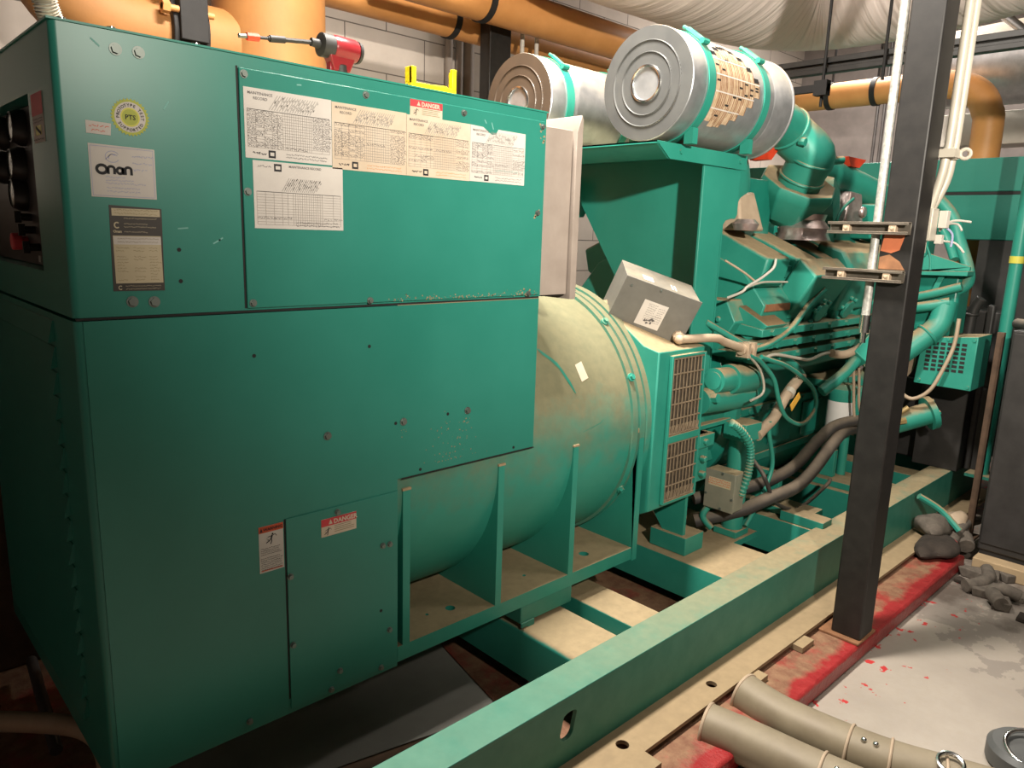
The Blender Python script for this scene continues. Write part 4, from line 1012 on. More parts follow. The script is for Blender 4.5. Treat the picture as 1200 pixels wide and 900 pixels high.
# conduit from the tilted box
rc = thing('rigid_conduit', 'tan and green conduit running from the tilted junction box to the engine', 'conduit', fit2)
m = MB(); m.tube([fit2, (2.36, -.035, 1.285), (2.44, -.04, 1.262), (2.59, -.05, 1.222)], .018, 14, 5); m.build('steel_conduit', 'tanmetal', rc)
m = MB(); m.tube([(2.60, -.05, 1.221), (2.70, -.055, 1.215), (2.818, -.06, 1.235), (2.987, -.06, 1.288), (3.142, -.06, 1.39), (3.22, -.10, 1.47)], .015, 12, 6); m.build('flexible_part', 'tealdust', rc)
m = MB()
for x in (2.575, 2.625): m.box(x, x + .018, -.08, -.02, 1.185, 1.25)
m.cyl((2.56, -.05, 1.222), (2.66, -.05, 1.22), .024); m.build('coupling', 'tanmetal', rc)
single_tube('white_wire', [(2.565, .04, 1.44), (2.576, -.02, 1.470), (2.60, -.03, 1.493), (2.69, -.03, 1.52), (2.752, -.03, 1.542), (2.80, -.04, 1.575), (2.83, -.03, 1.61)], .006, 'white', 'bundle of white wires with its end up on the first rocker cover', 'wire')
single_tube('white_wire', [(2.60, -.03, 1.49), (2.719, -.03, 1.508), (2.85, -.03, 1.508), (2.96, -.03, 1.505)], .005, 'cream', 'short pale wire running level below the first rocker cover', 'wire')
single_tube('dusty_wire', [(2.60, .09, 1.60), (2.68, .03, 1.545), (2.74, .0, 1.50)], .005, 'tanmetal', 'tan wire slanting across the side of the first rocker cover', 'wire')
single_tube('pale_cable', [(2.75, -.06, 1.165), (2.849, -.065, 1.176), (3.067, -.065, 1.14), (3.208, -.065, 1.119), (3.347, -.065, 1.133), (3.498, -.05, 1.128), (3.70, -.04, 1.10)], .008, 'cream', 'pale cable sagging along under the bolted rails', 'cable')
for k, (x, dx, lb) in enumerate(((3.73, .02, 'left of two dusty wires hanging over the oil filter label'), (3.80, .05, 'right of two dusty wires hanging over the oil filter label'))):
    single_tube('hanging_wire', [(x - .05, -.10, 1.03), (x - .02, -.10, .93), (x, -.105, .82), (x + dx, -.11, .74)], .008, 'tanmetal', lb, 'wire', 8, 5, 'wires over the oil filter')

# heater box on the engine front end
hx = thing('heater_box', 'green slotted metal box hung at the front end of the engine', 'vent box', (4.42, -.37, .90))
m = MB(); HX = Matrix(((1, 0, 0, 4.30), (0, 1, 0, 0), (0, 0, 1, 0), (0, 0, 0, 1)))
A = [(4.30, -.206, .902), (4.30, -.507, .899), (4.30, -.507, 1.212), (4.30, -.233, 1.165)]
m.hexa([(4.30, -.206, .902), (4.30, -.507, .899), (4.56, -.507, .90), (4.56, -.206, .902), (4.30, -.225, 1.175), (4.30, -.507, 1.208), (4.56, -.507, 1.208), (4.56, -.225, 1.175)]); m.build('body', 'tealdust', hx, bevel=.005)
m = MB()
for i in range(6):
    for j in range(7):
        y = -.252 - i * .036; z = .985 + j * .025 + (.002 * i)
        m.box(4.2985, 4.301, y - .025, y, z, z + .016)
m.build('vent_slots', 'blackmatte', hx)
for y, z in ((-.235, .925), (-.49, .92), (-.49, 1.185), (-.36, 1.175)):
    m = MB(); m.cyl((4.30, y, z), (4.292, y, z), .009, n=6); m.build('screw', 'tealdust', hx)
single_tube('brown_cable', [(4.27, -.405, 1.30), (4.27, -.40, 1.15), (4.26, -.367, 1.014), (4.25, -.316, .88), (4.24, -.234, .816), (4.22, -.17, .85), (4.2, -.137, .912)], .011, 'tanmetal', 'brown cable drooping across the slotted heater box', 'cable')

# ------------------------------------------------------------------ radiator and the end of the set
rd = thing('radiator', 'large green header tank over a black radiator core at the far end of the set', 'radiator', (5.5, .3, .34))
m = MB(); m.box(5.2, 5.75, -.95, 1.7, 2.045, 2.255); m.box(5.21, 5.75, -.94, 1.69, 1.742, 2.028); m.build('header_tank', 'panel', rd, bevel=.006)
m = MB(); m.box(5.205, 5.75, -.95, 1.7, 2.027, 2.046); m.build('tank_seam', 'blackmatte', rd)
m = MB(); m.box(5.22, 5.45, -.95, -.19, .6, 1.742); m.build('core', 'charcoal', rd)
m = MB(); m.box(5.24, 5.75, 1.2, 1.7, .34, 1.742); m.build('side_column', 'panel', rd)
m = MB(); m.box(5.2, 5.75, -.9, 1.7, .34, .60); m.build('bottom_tank', 'charcoal', rd)
for y in (-.8, .4, 1.55):
    m = MB(); m.box(5.25, 5.7, y, y + .1, 0, .34); m.build('leg', 'charcoal', rd)
gp = thing('green_pipe', 'upright thin green pipe with a yellow band at the right edge of the frame', 'pipe', (4.7, -.55, .34))
m = MB(); m.tube([(4.7, -.535, .34), (4.7, -.535, 2.3)], .035, 14); m.build('tube', 'teal', gp)
m = MB(); m.cyl((4.7, -.535, 1.61), (4.7, -.535, 1.65), .038, n=18); m.build('band', 'gold', gp)
m = MB(); m.box(4.63, 4.78, -.62, -.46, .326, .345); m.build('base_plate', 'skid', gp)
bp = thing('brown_post', 'thin rusty brown post standing left of the dark cabinet', 'post', (4.25, -.63, .075))
m = MB(); m.box(4.24, 4.27, -.64, -.605, .075, 1.25); m.build('bar', 'oldrust', bp, bevel=.002)
m = MB(); m.box(4.20, 4.32, -.66, -.56, .075, .09); m.build('base', 'oldrust', bp)
bc = thing('dark_cabinet', 'large dark grey metal cabinet at the right edge, standing on a timber sleeper', 'cabinet', (4.4, -1.2, 0))
m = MB(); m.box(4.06, 4.7, -1.75, -.715, .10, 1.285); m.build('body', 'charcoal', bc, bevel=.008)
m = MB(); m.box(4.052, 4.06, -1.74, -.725, .14, 1.27); m.build('front_panel', 'charcoal', bc, bevel=.003)
m = MB(); m.box(4.07, 4.69, -1.74, -.725, .075, .10); m.build('plinth', 'blackmatte', bc)
m = MB(); m.tube([(4.3, -.68, 1.30), (4.15, -.78, 1.31), (4.10, -.95, 1.33), (4.12, -1.2, 1.30)], .03, 10, 5); m.build('top_cable', 'rubber', bc)
m = MB(); m.box(3.98, 4.70, -1.75, -.72, 0, .075); tag(m.build('timber_sleeper', 'wood', bevel=.006), 'dusty timber sleeper under the dark cabinet', 'sleeper')
m = MB(); m.box(4.62, 4.9, -.42, -.16, .34, .86); m.m(0)
m.tube([(4.66, -.36, .86), (4.66, -.36, 1.28), (4.66, -.40, 1.40)], .03, 12, 4); m.torus((4.66, -.36, 1.30), (0, 0, 1), .032, .01, 18, 6)
tag(m.build('filter_pot', 'charcoal', bevel=.01), 'dark pot and upright pipe behind the slotted heater box', 'filter pot')
m = MB(); m.box(4.75, 5.04, -.5, .15, .86, 1.32); m.box(4.72, 4.76, -.46, -.42, .34, 1.36); m.box(4.74, 5.04, -.5, .15, .34, .86)
tag(m.build('fan_guard', 'charcoal', bevel=.01), 'dark fan guard between the engine front and the radiator', 'guard')
# ------------------------------------------------------------------ steel column with struts and conduits
co = thing('steel_column', 'dark grey steel column standing on the red plinth in front of the engine', 'column', (2.67, -.62, .075))
m = MB(); m.box(2.605, 2.735, -.681, -.561, .085, 4.3); m.build('shaft', 'colpaint', co, bevel=.007)
m = MB(); m.box(2.58, 2.76, -.687, -.52, .075, .087); m.build('base_plate', 'rust', co, bevel=.003)
m = MB(); m.prism([(-.648, 1.728), (-.575, 1.728), (-.566, 1.668), (-.605, 1.66), (-.634, 1.672)], 'x', 2.603, 2.605); m.build('primer_patch', 'terracotta', co)
m = MB(); m.prism([(-.66, 1.60), (-.566, 1.60), (-.566, 1.645), (-.60, 1.655), (-.64, 1.63)], 'x', 2.603, 2.605); m.build('dusty_patch', 'rust', co)
for z, lb in ((1.751, 'upper strut channel bolted across the steel column'), (1.574, 'lower strut channel bolted across the steel column')):
    t = thing('strut_channel', lb, 'strut', (2.58, -.51, z), 'strut channels on the column')
    m = MB(); ya, yb = -.368, -.668
    m.box(2.594, 2.598, yb, ya, z - .022, z + .022); m.box(2.565, 2.598, yb, ya, z + .019, z + .023); m.box(2.565, 2.598, yb, ya, z - .023, z - .019)
    m.box(2.565, 2.569, yb, ya, z + .012, z + .019); m.box(2.565, 2.569, yb, ya, z - .019, z - .012); m.build('channel', 'strut', t, bevel=.001)
    for y in (-.44, -.61):
        m = MB(); m.box(2.568, 2.594, y - .013, y + .013, z - .015, z + .015); m.cyl((2.568, y, z), (2.562, y, z), .007, n=6); m.build('strut_clamp', 'tanmetal', t, bevel=.002)
cd = thing('conduit', 'bright galvanised conduit running down the left edge of the steel column', 'conduit', (2.62, -.535, 1.37))
m = MB(); m.tube([(2.622, -.535, 1.40), (2.622, -.535, 4.3)], .0165, 14); m.build('tube', 'zinc', cd)
m = MB(); m.cyl((2.622, -.535, 1.35), (2.622, -.535, 1.42), .020, n=14); m.cyl((2.622, -.535, 1.31), (2.622, -.535, 1.35), .011, n=10); m.build('end_connector', 'chrome', cd)
for i, (x, y, lb) in enumerate(((2.77, -.692, 'left of two cream conduits on the right side of the steel column'), (2.805, -.702, 'right of two cream conduits on the right side of the steel column'))):
    single_tube('conduit', [(x, y - .01, 4.3), (x, y - .01, 2.3), (x - .005, y - .005, 2.03), (x - .005, y + .005, 1.93), (2.765 + .02 * i, -.665, 1.83)], .016, 'cream', lb, 'conduit', 12, 6, 'cream conduits on the column')
single_tube('conduit', [(2.755, -.657, 1.84), (2.755, -.657, 4.3)], .017, 'darkgreycond', 'dark grey conduit tight against the right face of the steel column', 'conduit', 14, 0)
cl = thing('conduit_clamp', 'cream pipe clamp holding the conduits to the steel column', 'clamp', (2.79, -.71, 2.02))
m = MB(); m.cyl((2.79, -.70, 2.01), (2.79, -.70, 2.05), .030, n=16); m.box(2.735, 2.79, -.735, -.68, 2.015, 2.045); m.build('strap', 'cream', cl)
m = MB(); m.torus((2.80, -.75, 2.03), (-1, -.3, 0), .017, .007, 16, 8); m.build('ear', 'cream', cl)
sb = thing('switch_box', 'small open cream switch box on the right side of the column with wires spilling out', 'switch box', (2.77, -.65, 1.70))
m = MB(); m.box(2.735, 2.80, -.69, -.625, 1.71, 1.832); m.build('body', 'cream', sb, bevel=.004)
m = MB(); m.box(2.80, 2.835, -.72, -.69, 1.76, 1.825); m.box(2.80, 2.83, -.71, -.685, 1.70, 1.735); m.build('device', 'white', sb, bevel=.002)
m = MB(); m.cyl((2.75, -.61, 1.715), (2.72, -.61, 1.715), .022, n=16); m.cyl((2.76, -.655, 1.71), (2.76, -.655, 1.665), .018, n=14); m.build('knockout_nut', 'cream', sb)
W = [[(2.83, -.69, 1.755), (2.85, -.70, 1.775), (2.85, -.735, 1.79), (2.85, -.79, 1.785)], [(2.83, -.69, 1.75), (2.86, -.705, 1.775), (2.85, -.745, 1.776), (2.84, -.765, 1.752)],
     [(2.82, -.69, 1.73), (2.85, -.70, 1.713), (2.85, -.745, 1.705), (2.85, -.78, 1.67)], [(2.78, -.65, 1.702), (2.80, -.65, 1.66), (2.82, -.64, 1.585)], [(2.79, -.66, 1.70), (2.80, -.68, 1.65), (2.79, -.69, 1.60)], [(2.83, -.70, 1.77), (2.85, -.73, 1.74), (2.84, -.735, 1.69)]]
for k, p in enumerate(W):
    m = MB(); m.tube(p, .0042, 6, 5); m.build('wire', ['white', 'white', 'redplastic', 'white', 'teal', 'inkblue'][k] if k != 2 else 'white', sb)

# ------------------------------------------------------------------ orange pipes
big = thing('vertical_pipe', 'very wide orange vertical pipe behind the control housing', 'pipe', (1.42, 2.0, 0))
m = MB(); m.tube([(1.42, 2.0, 0), (1.42, 2.0, 4.3)], .265, 48); m.build('jacket', 'orangewrap', big)
el = thing('elbow_pipe', 'orange pipe bending upward at the top left with a black coupling', 'pipe', (.6, 2.0, 2.1))
m = MB(); m.tube([(1.2, 2.0, 2.505), (.98, 2.0, 2.505), (.72, 2.0, 2.51), (.55, 2.0, 2.58), (.46, 2.0, 2.75), (.44, 2.0, 3.0), (.44, 2.0, 4.3)], .165, 32, 6); m.build('jacket', 'orangewrap', el)
m = MB(); m.cyl((.90, 2.0, 2.505), (1.04, 2.0, 2.505), .185, n=32); m.cyl((.89, 2.0, 2.505), (.915, 2.0, 2.505), .20, n=32); m.cyl((1.02, 2.0, 2.505), (1.045, 2.0, 2.505), .20, n=32); m.box(.91, 1.03, 1.78, 1.84, 2.46, 2.72); m.build('coupling', 'blackmatte', el, bevel=.004)
for z in (2.68, 2.58):
    m = MB(); m.cyl((.84, 1.80, z), (1.06, 1.80, z), .014, n=10); m.cyl((.84, 1.80, z), (.87, 1.80, z), .028, n=6); m.build('coupling_bolt', 'orange', el)
def pipe(name, pts, r, label, hang=(), smooth=6, mat='orange', group=None):
    c = pts[0]; t = thing(name, label, 'pipe', c, group)
    m = MB(); m.tube(pts, r, 28, smooth); m.build('run', mat, t)
    for x, y, z, ax in hang:
        m = MB(); m.lathe((x - .02 * (ax == 'x'), y - .02 * (ax == 'y'), z), (1, 0, 0) if ax == 'x' else (0, 1, 0), [(0, r), (0, r + .008), (.04, r + .008), (.04, r)], 28, False, False); m.build('pipe_band', 'blackmatte', t)
        m = MB(); m.tube([(x, y, z + r), (x, y, 4.3)], .010, 8); m.build('hanger_rod', 'blackmatte', t)
    return t
pipe('horizontal_pipe', [(1.6, 2.1, 2.93), (4.7, 2.1, 2.93), (4.9, 2.1, 2.93), (5.2, 2.1, 2.93)], .097, 'lower of the two long orange pipes running along the back wall', [(2.62, 2.1, 2.93, 'x')], 0)
pipe('horizontal_pipe', [(1.9, 1.72, 2.955), (4.9, 1.72, 2.955)], .108, 'upper and thicker of the two long orange pipes running along the back wall', [(2.55, 1.72, 2.955, 'x')], 0)
pipe('drop_pipe', [(5.9, 2.2, 2.865), (5.9, 1.2, 2.865), (5.9, .50, 2.865), (5.9, .30, 2.85), (5.9, .15, 2.78), (5.9, .07, 2.65), (5.9, .05, 2.45), (5.9, .05, 1.2), (5.9, .05, 0.0)], .10, 'orange pipe crossing behind the column and bending down behind the green tank', [(5.9, .86, 2.865, 'y'), (5.9, 1.22, 2.865, 'y')], 5)
pipe('thin_pipe', [(1.69, 2.1, 2.2), (1.69, 2.1, 2.9)], .026, 'thin orange upright pipe right of the wide vertical pipe', (), 0, 'orangewrap')
single_tube('spiral_conduit', [(.12, .40, 2.06), (.105, .40, 2.12), (.085, .38, 2.17), (.07, .36, 2.25), (.07, .36, 2.6), (.1, .5, 3.2), (.1, .5, 4.3)], .024, 'galv', 'grey spiral conduit rising off the top left corner of the control housing', 'conduit', 12, 8, None, 60)
# wall post, white conduits on the wall
m = MB(); m.box(2.77, 2.91, 1.89, 1.99, 0, 4.3); m.box(2.755, 2.925, 1.88, 1.892, 0, 4.3); tag(m.build('wall_post', 'black', bevel=.004), 'black steel post before the back wall beside the rear air cleaner', 'post')
for i, x in enumerate((3.01, 3.135)):
    single_tube('wall_conduit', [(x, 1.87, 0), (x, 1.87, 4.3)], .014, 'white', ('left' if i == 0 else 'right') + ' of two thin white conduits right of the black post', 'conduit', 10, 0, 'white conduits on the black post')
for i, (x, k, w) in enumerate(((3.06, 'leftmost', .028), (3.155, 'middle', .028), (3.235, 'rightmost', .045))):
    single_tube('wall_conduit', [(x, 2.66, 0.0), (x, 2.66, 4.3)], w, 'lightgrey', k + ' of three pale conduits on the back wall right of the yellow holder', 'conduit', 12, 0, 'pale wall conduits')
for i, y in enumerate((1.79, 1.72)):
    single_tube('wall_conduit', [(8.27, y, 0.0), (8.27, y, 4.3)], .016, 'darkgreycond', ('left' if i == 0 else 'right') + ' of two thin conduits on the end wall left of the column', 'conduit', 8, 0, 'thin conduits on the end wall')

# ------------------------------------------------------------------ overhead
dk = thing('insulated_duct', 'huge white wrapped duct bending overhead at the top right', 'duct', (4.0, .6, 3.05))
m = MB(); m.tube([(2.35, 1.0, 3.62), (2.7, 1.0, 3.50), (3.5, 1.0, 3.50), (4.15, .95, 3.50), (4.48, .65, 3.50), (4.50, .1, 3.50), (4.38, -.5, 3.52), (4.2, -1.5, 3.58), (4.1, -2.6, 3.6)], .60, 64, 10); m.build('wrap', 'duct', dk)
for x in (2.9, 3.7):
    m = MB(); m.box(x, x + .04, .94, .98, 4.15, 4.3); m.build('hanger', 'blackmatte', dk)
bmh = thing('support_rail', 'black double strut rail hung under the white duct', 'rail', (3.7, -.5, 2.57))
m = MB(); m.box(3.675, 3.725, -3.2, .78, 2.620, 2.650); m.box(3.675, 3.725, -3.2, .78, 2.572, 2.598); m.box(3.69, 3.71, -3.2, .78, 2.595, 2.622); m.build('rail', 'black', bmh, bevel=.003)
for y, z in ((.235, 2.40), (-.07, 2.50), (-2.4, 2.55)):
    m = MB(); m.tube([(3.66, y, z), (3.66, y, 4.3)], .0085, 8); m.build('hanger_rod', 'blackmatte', bmh)
m = MB(); m.box(3.64, 3.67, .20, .62, 2.475, 2.512); m.box(3.63, 3.68, .20, .27, 2.455, 2.53); m.build('cross_bracket', 'blackmatte', bmh)
m = MB(); m.lathe((6.3, -.45, 3.05), (.1, 1, .0), [(0, .30), (.30, .30), (.31, .33), (.33, .33), (.34, .30), (1.2, .28)], 40)
m.lathe((6.3, -.45, 3.05), (.25, -1, 0), [(0, .30), (.6, .30), (1.5, .30)], 40)
tag(m.build('round_duct', 'galv'), 'round grey metal duct behind the black rail at the right edge', 'duct')
m = MB(); m.box(6.8, 7.1, -1.6, .8, 2.52, 2.78)
for y in (-1.4, .6): m.tube([(6.95, y, 2.78), (6.95, y, 4.3)], .01, 8)
tag(m.build('white_duct', 'white', bevel=.004), 'low white box duct under the round metal duct', 'duct')
m = MB(); m.tube([(6.0, .30, 3.5), (6.0, -.15, 3.1)], .03, 10); tag(m.build('ceiling_brace', 'galv'), 'slanting grey brace above the round duct', 'brace')
for i, (x, k) in enumerate(((2.2, 'nearest'), (3.7, 'second'), (5.2, 'third'), (6.7, 'farthest'))):
    m = MB(); m.box(x, x + .12, -4.9, 2.65, 4.1, 4.3); m.box(x - .05, x + .17, -4.9, 2.65, 4.06, 4.1); tag(m.build('ceiling_beam', 'black'), 'dark steel ceiling beam, %s of the row' % k, 'beam', 'ceiling beams')

# ------------------------------------------------------------------ things on top of the housing
dr = thing('impact_driver', 'red and black cordless impact driver standing on top of the control housing', 'power tool', (.87, .42, 2.06))
y = .42
m = MB(); m.lathe((.80, y, 2.218), (1, 0, -.02), [(0, .024), (.004, .034), (.04, .034)], 20); m.lathe((.773, y, 2.219), (1, 0, -.02), [(0, .012), (.03, .013)], 14); m.build('nose', 'toolblack', dr)
m = MB(); m.lathe((.838, y, 2.217), (1, 0, -.02), [(0, .033), (.01, .036), (.075, .035), (.088, .030)], 22); m.hexa([(.84, y - .016, 2.15), (.895, y - .016, 2.15), (.895, y + .016, 2.15), (.84, y + .016, 2.15), (.818, y - .024, 2.205), (.915, y - .024, 2.205), (.915, y + .024, 2.205), (.818, y + .024, 2.205)]); m.build('shell', 'toolred', dr, bevel=.004)
m = MB(); m.lathe((.925, y, 2.215), (1, 0, -.02), [(0, .033), (.010, .031), (.014, .02)], 20); m.build('end_cap', 'toolblack', dr)
m = MB(); m.tube([(.868, y, 2.17), (.872, y, 2.12), (.882, y, 2.09)], .022, 14, 4); m.build('grip', 'toolblack', dr, bevel=.002)
m = MB(); m.box(.835, .94, y - .035, y + .035, 2.060, 2.105); m.build('battery', 'toolblack', dr, bevel=.006)
m = MB(); m.tube([(.775, y, 2.218), (.66, y, 2.206), (.64, y, 2.204)], .0065, 8); m.cyl((.645, y, 2.204), (.69, y, 2.209), .010, n=10); m.cyl((.60, y, 2.2), (.645, y, 2.204), .0045, n=8); m.build('bit_extension', 'toolblack', dr)
m = MB(); m.cyl((.578, y, 2.1975), (.612, y, 2.201), .011, n=8); m.build('bit_holder', 'redplastic', dr)
m = MB(); m.cyl((.555, y, 2.1955), (.58, y, 2.198), .006, n=8); m.build('bit', 'bolt', dr)
m = MB(); m.box(.828, .84, y - .012, y + .012, 2.14, 2.175); m.build('trigger', 'toolred', dr, bevel=.003)
yh = thing('yellow_holder', 'bright yellow plastic holder with two upright ends on top of the control housing', 'holder', (1.25, .5, 2.06))
m = MB(); m.box(1.163, 1.355, .46, .485, 2.06, 2.176); m.box(1.163, 1.355, .46, .56, 2.06, 2.075); m.hexa([(1.18, .485, 2.14), (1.335, .485, 2.14), (1.335, .50, 2.14), (1.18, .50, 2.14), (1.18, .485, 2.176), (1.335, .485, 2.186), (1.335, .50, 2.186), (1.18, .50, 2.176)]); m.build('tray', 'yellow', yh, bevel=.003)
for x in (1.163, 1.336):
    m = MB(); m.box(x, x + .019, .46, .475, 2.17, 2.224 if x < 1.2 else 2.24); m.box(x + (.0 if x < 1.2 else .014), x + (.005 if x < 1.2 else .019), .46, .50, 2.17, 2.224 if x < 1.2 else 2.235); m.build('upright', 'yellow', yh, bevel=.002)

# ------------------------------------------------------------------ floor clutter
def floor_pipe(label, pts, rings, rivets, z=.078):
    t = thing('floor_conduit', label, 'conduit', (pts[0][0], pts[0][1], 0), 'fat conduits on the floor')
    P = [Vector((x, y, zz)) for x, y, zz in pts]
    sp_ = spline(P, 8)
    m = MB(); m.tube(sp_, .074, 32, 0, caps=True); m.build('tube', 'floorpipe', t)
    m = MB(); m.torus(P[0], P[0] - P[1], .0725, .006, 32, 8); m.build('rim', 'tanmetal', t)
    for i in rings:
        m = MB(); m.torus(sp_[i], sp_[i] - sp_[i - 1], .0755, .005, 32, 8); m.build('joint_ring', 'tanmetal', t)
    for i in rivets:
        for dy in (0, .035):
            q = sp_[i]; d = (sp_[i + 1] - sp_[i]).normalized(); n_ = Vector((-.35, -.25, .9)); n_ = (n_ - d * n_.dot(d)).normalized(); c = q + d * dy + n_ * .074
            m = MB(); m.sphere(c, .010, 10); m.build('rivet', 'chrome', t)
    return t
floor_pipe('nearest of the two fat tan conduits lying on the floor under the skid', [(1.655, -.56, .085), (1.69, -.716, .08), (1.714, -.88, .076), (1.745, -1.06, .075), (1.777, -1.25, .075), (1.80, -1.5, .075), (1.81, -1.9, .075)], (18, 25, 33), (20,))
floor_pipe('second fat tan conduit on the floor, with a chrome ring near its end', [(1.905, -.555, .09), (1.895, -.70, .08), (1.919, -.903, .076), (1.955, -1.06, .075), (2.01, -1.20, .075), (2.06, -1.33, .075)], (17, 23, 31), (19, 34))
m = MB(); m.torus((1.975, -1.20, .158), (-.3, -.1, 1), .035, .007, 32, 8); tag(m.build('chrome_ring', 'chrome'), 'shiny chrome ring lying on the second floor conduit', 'ring')
dc = thing('metal_drum', 'low round grey metal drum with a chrome rim in the bottom right corner', 'drum', (2.40, -1.31, 0))
m = MB(); m.lathe((2.39, -1.33, .0), (0, 0, 1), [(0, .115), (.01, .125), (.06, .125), (.075, .11), (.075, .0)], 40, True, False); m.build('body', 'galvface', dc)
m = MB(); m.torus((2.37, -1.345, .082), (-.2, -.1, 1), .085, .008, 40, 10); m.build('rim', 'chrome', dc)
def rock(name, c, s, label, mat='rubble', group=None, seed=0):
    rs = random.Random(seed); m = MB()
    g = bmesh.ops.create_icosphere(m.bm, subdivisions=3, radius=1)
    ph = [Vector((rs.uniform(-1, 1), rs.uniform(-1, 1), rs.uniform(-1, 1))) for _ in range(6)]
    for v in g['verts']:
        k = 1 + sum(.13 * math.sin(3.2 * (v.co.dot(p)) + i * 1.7) for i, p in enumerate(ph)) + rs.uniform(-.03, .03)
        v.co = Vector((v.co.x * s[0] * k, v.co.y * s[1] * k, v.co.z * s[2] * k)) + Vector(c)
    zmin = min(v.co.z for v in g['verts'])
    for v in g['verts']: v.co.z += c[2] - zmin
    return tag(m.build(name, mat), label, 'debris', group)
def chunk(name, c, s, label, seed, mat='rubble', group=None):
    rs = random.Random(seed); m = MB(); mt = Matrix.Translation(c) @ Matrix.Rotation(rs.uniform(0, 3), 4, 'Z')
    p = [mt @ Vector((x * s[0] * rs.uniform(.7, 1.1), y * s[1] * rs.uniform(.7, 1.1), z * s[2] * (rs.uniform(.7, 1.1) if z else 1))) for z in (0, 1) for x, y in ((-1, -1), (1, -1), (1, 1), (-1, 1))]
    m.hexa(p); return tag(m.build(name, mat, bevel=.006), label, 'debris', group)
# rags and fittings at the far end of the plinth
rock('dirty_rag', (4.02, -.50, .11), (.10, .08, .06), 'dark crumpled rag lying against the skid at the far end of the plinth', 'rubble', None, 1)
rock('crumpled_rag', (4.22, -.55, .075), (.09, .07, .06), 'pale crumpled rag in the heap at the far end of the plinth', 'tanmetal', None, 2)
rock('shade_lump', (3.85, -.575, .075), (.15, .075, .05), 'dark lump standing in for the shadow on the plinth just past the steel column', 'dirtshade', None, 3)  # dark shape put in for the black shadow here, no real object
single_tube('scrap_pipe', [(4.02, -.60, .10), (4.2, -.60, .16), (4.40, -.62, .15)], .03, 'rubble', 'short scrap pipe lying across the heap beside the dark cabinet', 'pipe', 12, 4)
single_tube('brace_bar', [(3.98, -.42, .33), (4.05, -.52, .26), (4.06, -.62, .17)], .018, 'tealdust', 'pale green bar leaning from the skid flange down to the heap', 'bar', 8, 3)
m = MB(); m.cyl((4.08, -.66, .085), (4.16, -.62, .11), .045, n=10); m.cyl((4.14, -.63, .105), (4.22, -.60, .12), .032, n=12); tag(m.build('pipe_fitting', 'rubble', bevel=.004), 'dusty pipe fitting on the red plinth corner', 'fitting')
rock('red_rag', (3.93, -.63, .075), (.035, .03, .03), 'small bright red lump on the corner of the plinth', 'red', None, 6)
# broken bits on the floor by the sleeper
for k, (x, y, sx, sy, sz, lb) in enumerate(((3.90, -.78, .09, .05, .05, 'long grey fragment touching the sleeper corner'), (3.72, -.86, .07, .06, .06, 'thick grey lump of broken concrete in the dark stain'), (3.62, -.95, .06, .04, .045, 'small grey lump nearest the camera in the rubble'), (3.80, -.98, .12, .06, .02, 'flat broken slab lying in the dark stain'), (3.78, -1.16, .15, .05, .025, 'long flat slab of rubble running along the sleeper'), (3.62, -1.2, .10, .04, .02, 'flat broken piece at the right edge of the rubble'))):
    chunk('rubble_piece', (x, y, 0), (sx, sy, sz), lb, 30 + k, 'rubble', 'rubble by the sleeper')
for k, (x, y, sx, sy, sz, lb) in enumerate(((4.0, -.86, .07, .03, .05, 'narrow fragment wedged against the sleeper'), (3.55, -1.08, .05, .035, .03, 'small flat fragment at the front edge of the rubble'), (3.88, -1.30, .10, .04, .04, 'thick broken piece against the sleeper at the right edge'), (3.76, -.74, .035, .025, .025, 'tiny fragment nearest the red plinth corner'))):
    chunk('rubble_piece', (x, y, 0), (sx, sy, sz), lb, 60 + k, 'dirtshade' if k % 2 else 'rubble', 'rubble by the sleeper')
single_tube('broken_pipe', [(3.95, -.80, .04), (3.82, -.84, .05), (3.72, -.82, .04), (3.66, -.78, .035)], .032, 'rubble', 'bent grey broken pipe in the rubble below the dark cabinet', 'pipe', 12, 4)
m = MB(); m.cyl((3.64, -.90, .05), (3.56, -.96, .04), .035, n=12); m.tube([(3.70, -.88, .03), (3.70, -.93, .06), (3.72, -1.0, .045)], .03, 12, 4); tag(m.build('pipe_elbow', 'rubble', bevel=.003), 'dusty pipe elbow lying in the rubble', 'fitting')
# dark left end: hose and rod
single_tube('dusty_hose', [(-.42, .85, .30), (-.2, .66, .31), (-.02, .50, .305), (.05, .42, .29), (.07, .36, .25), (.06, .30, .18), (.04, .2, .09), (0, .0, .09), (-.1, -.1, .09)], .028, 'tanmetal', 'dusty brown hose looping round the bottom left corner of the enclosure', 'hose', 14, 6)
single_tube('grey_rod', [(.05, 1.2, .14), (.0, .62, .14)], .018, 'darkgreycond', 'grey rod lying behind the brown hose at the lower left', 'rod', 10, 0)
m = MB(); m.box(-1.3, .30, 1.30, 1.62, .075, 1.75); tag(m.build('brown_locker', 'oldrust', bevel=.01), 'dark brown locker behind the louvred end of the enclosure', 'box')

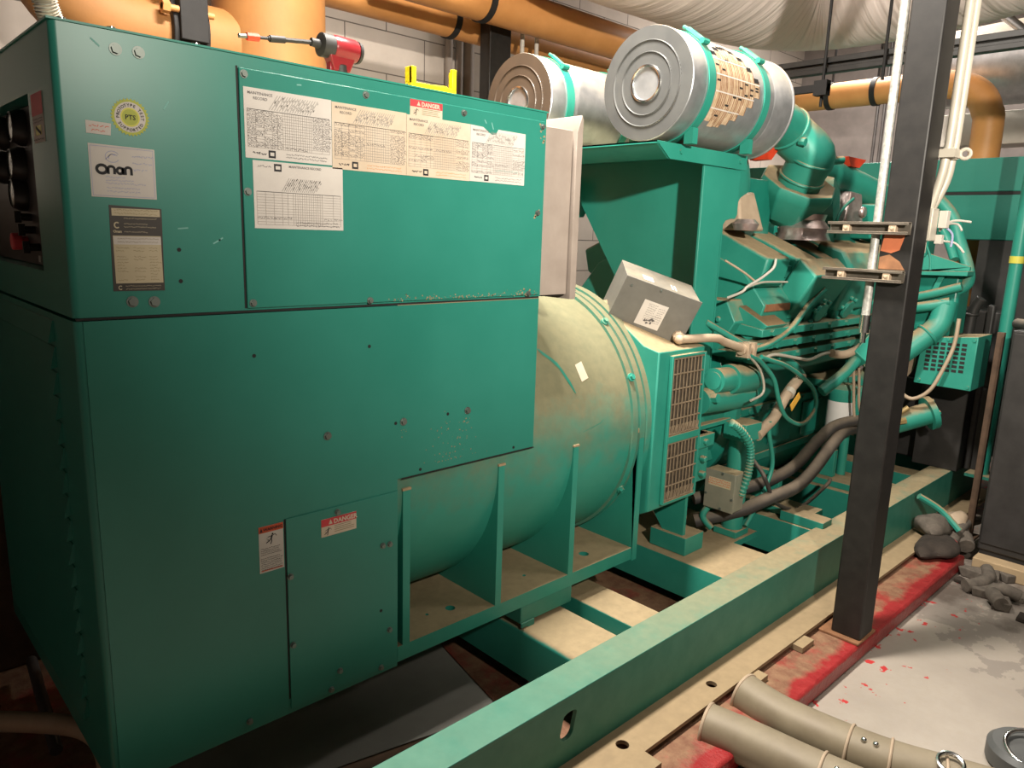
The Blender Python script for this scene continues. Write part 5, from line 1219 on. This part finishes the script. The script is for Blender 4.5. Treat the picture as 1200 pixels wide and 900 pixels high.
# ------------------------------------------------------------------ light
def area(name, loc, rot, size, power, col, spread=180):
    l = bpy.data.lights.new(name, 'AREA'); l.shape = 'RECTANGLE'; l.size, l.size_y = size; l.energy = power; l.color = col; l.spread = math.radians(spread)
    o = bpy.data.objects.new(name, l); COL.objects.link(o); o.location = loc; o.rotation_euler = rot; return o
sl = bpy.data.lights.new('work_light', 'SPOT'); sl.energy = 850; sl.color = (1, .91, .78); sl.spot_size = math.radians(123); sl.spot_blend = 1; sl.shadow_soft_size = .05
so = bpy.data.objects.new('work_light', sl); COL.objects.link(so); so.location = (.30, -2.6, 2.55)
so.rotation_euler = (Vector((2.8, .20, 3.3)) - so.location).to_track_quat('-Z', 'Y').to_euler()
area('engine_fill', (3.0, -1.3, 3.9), (0, 0, 0), (1.2, .25), 13, (1, .93, .83), 100)  # added fill, brightens the upward faces of the engine; no known fixture
area('wall_lamp', (1.3, .1, 4.0), (0, 0, 0), (.7, .25), 230, (1, .92, .82), 160)
area('end_wall_fill', (6.3, 1.1, 4.0), (0, 0, 0), (1.2, .25), 150, (1, .92, .84))  # added fill for the dark walls beyond the duct; no known fixture
w = bpy.data.worlds.new('World'); scene.world = w; w.use_nodes = True
w.node_tree.nodes['Background'].inputs[0].default_value = (.9, .85, .8, 1); w.node_tree.nodes['Background'].inputs[1].default_value = .012

# ------------------------------------------------------------------ camera
cam = bpy.data.cameras.new('camera'); cam.sensor_width = 36; cam.lens = 872 / 1200 * 36; cam.sensor_fit = 'HORIZONTAL'
co_ = bpy.data.objects.new('camera', cam); COL.objects.link(co_); scene.camera = co_
Rw = Matrix(((.72726137, -.11409543, .67681101), (-.68561831, -.16661277, .70863793), (.031913, -.97939901, -.19939695)))
right = Rw.col[0]; down = Rw.col[1]; fwd = Rw.col[2]
co_.matrix_world = Matrix.Translation((-.388, -1.695, 1.691)) @ Matrix((right, -down, -fwd)).transposed().to_4x4()
cam.clip_start = .05
scene.view_settings.view_transform = 'Standard'; scene.view_settings.look = 'None'
scene.view_settings.exposure = 0; scene.view_settings.gamma = 1; scene.view_settings.use_curve_mapping = False
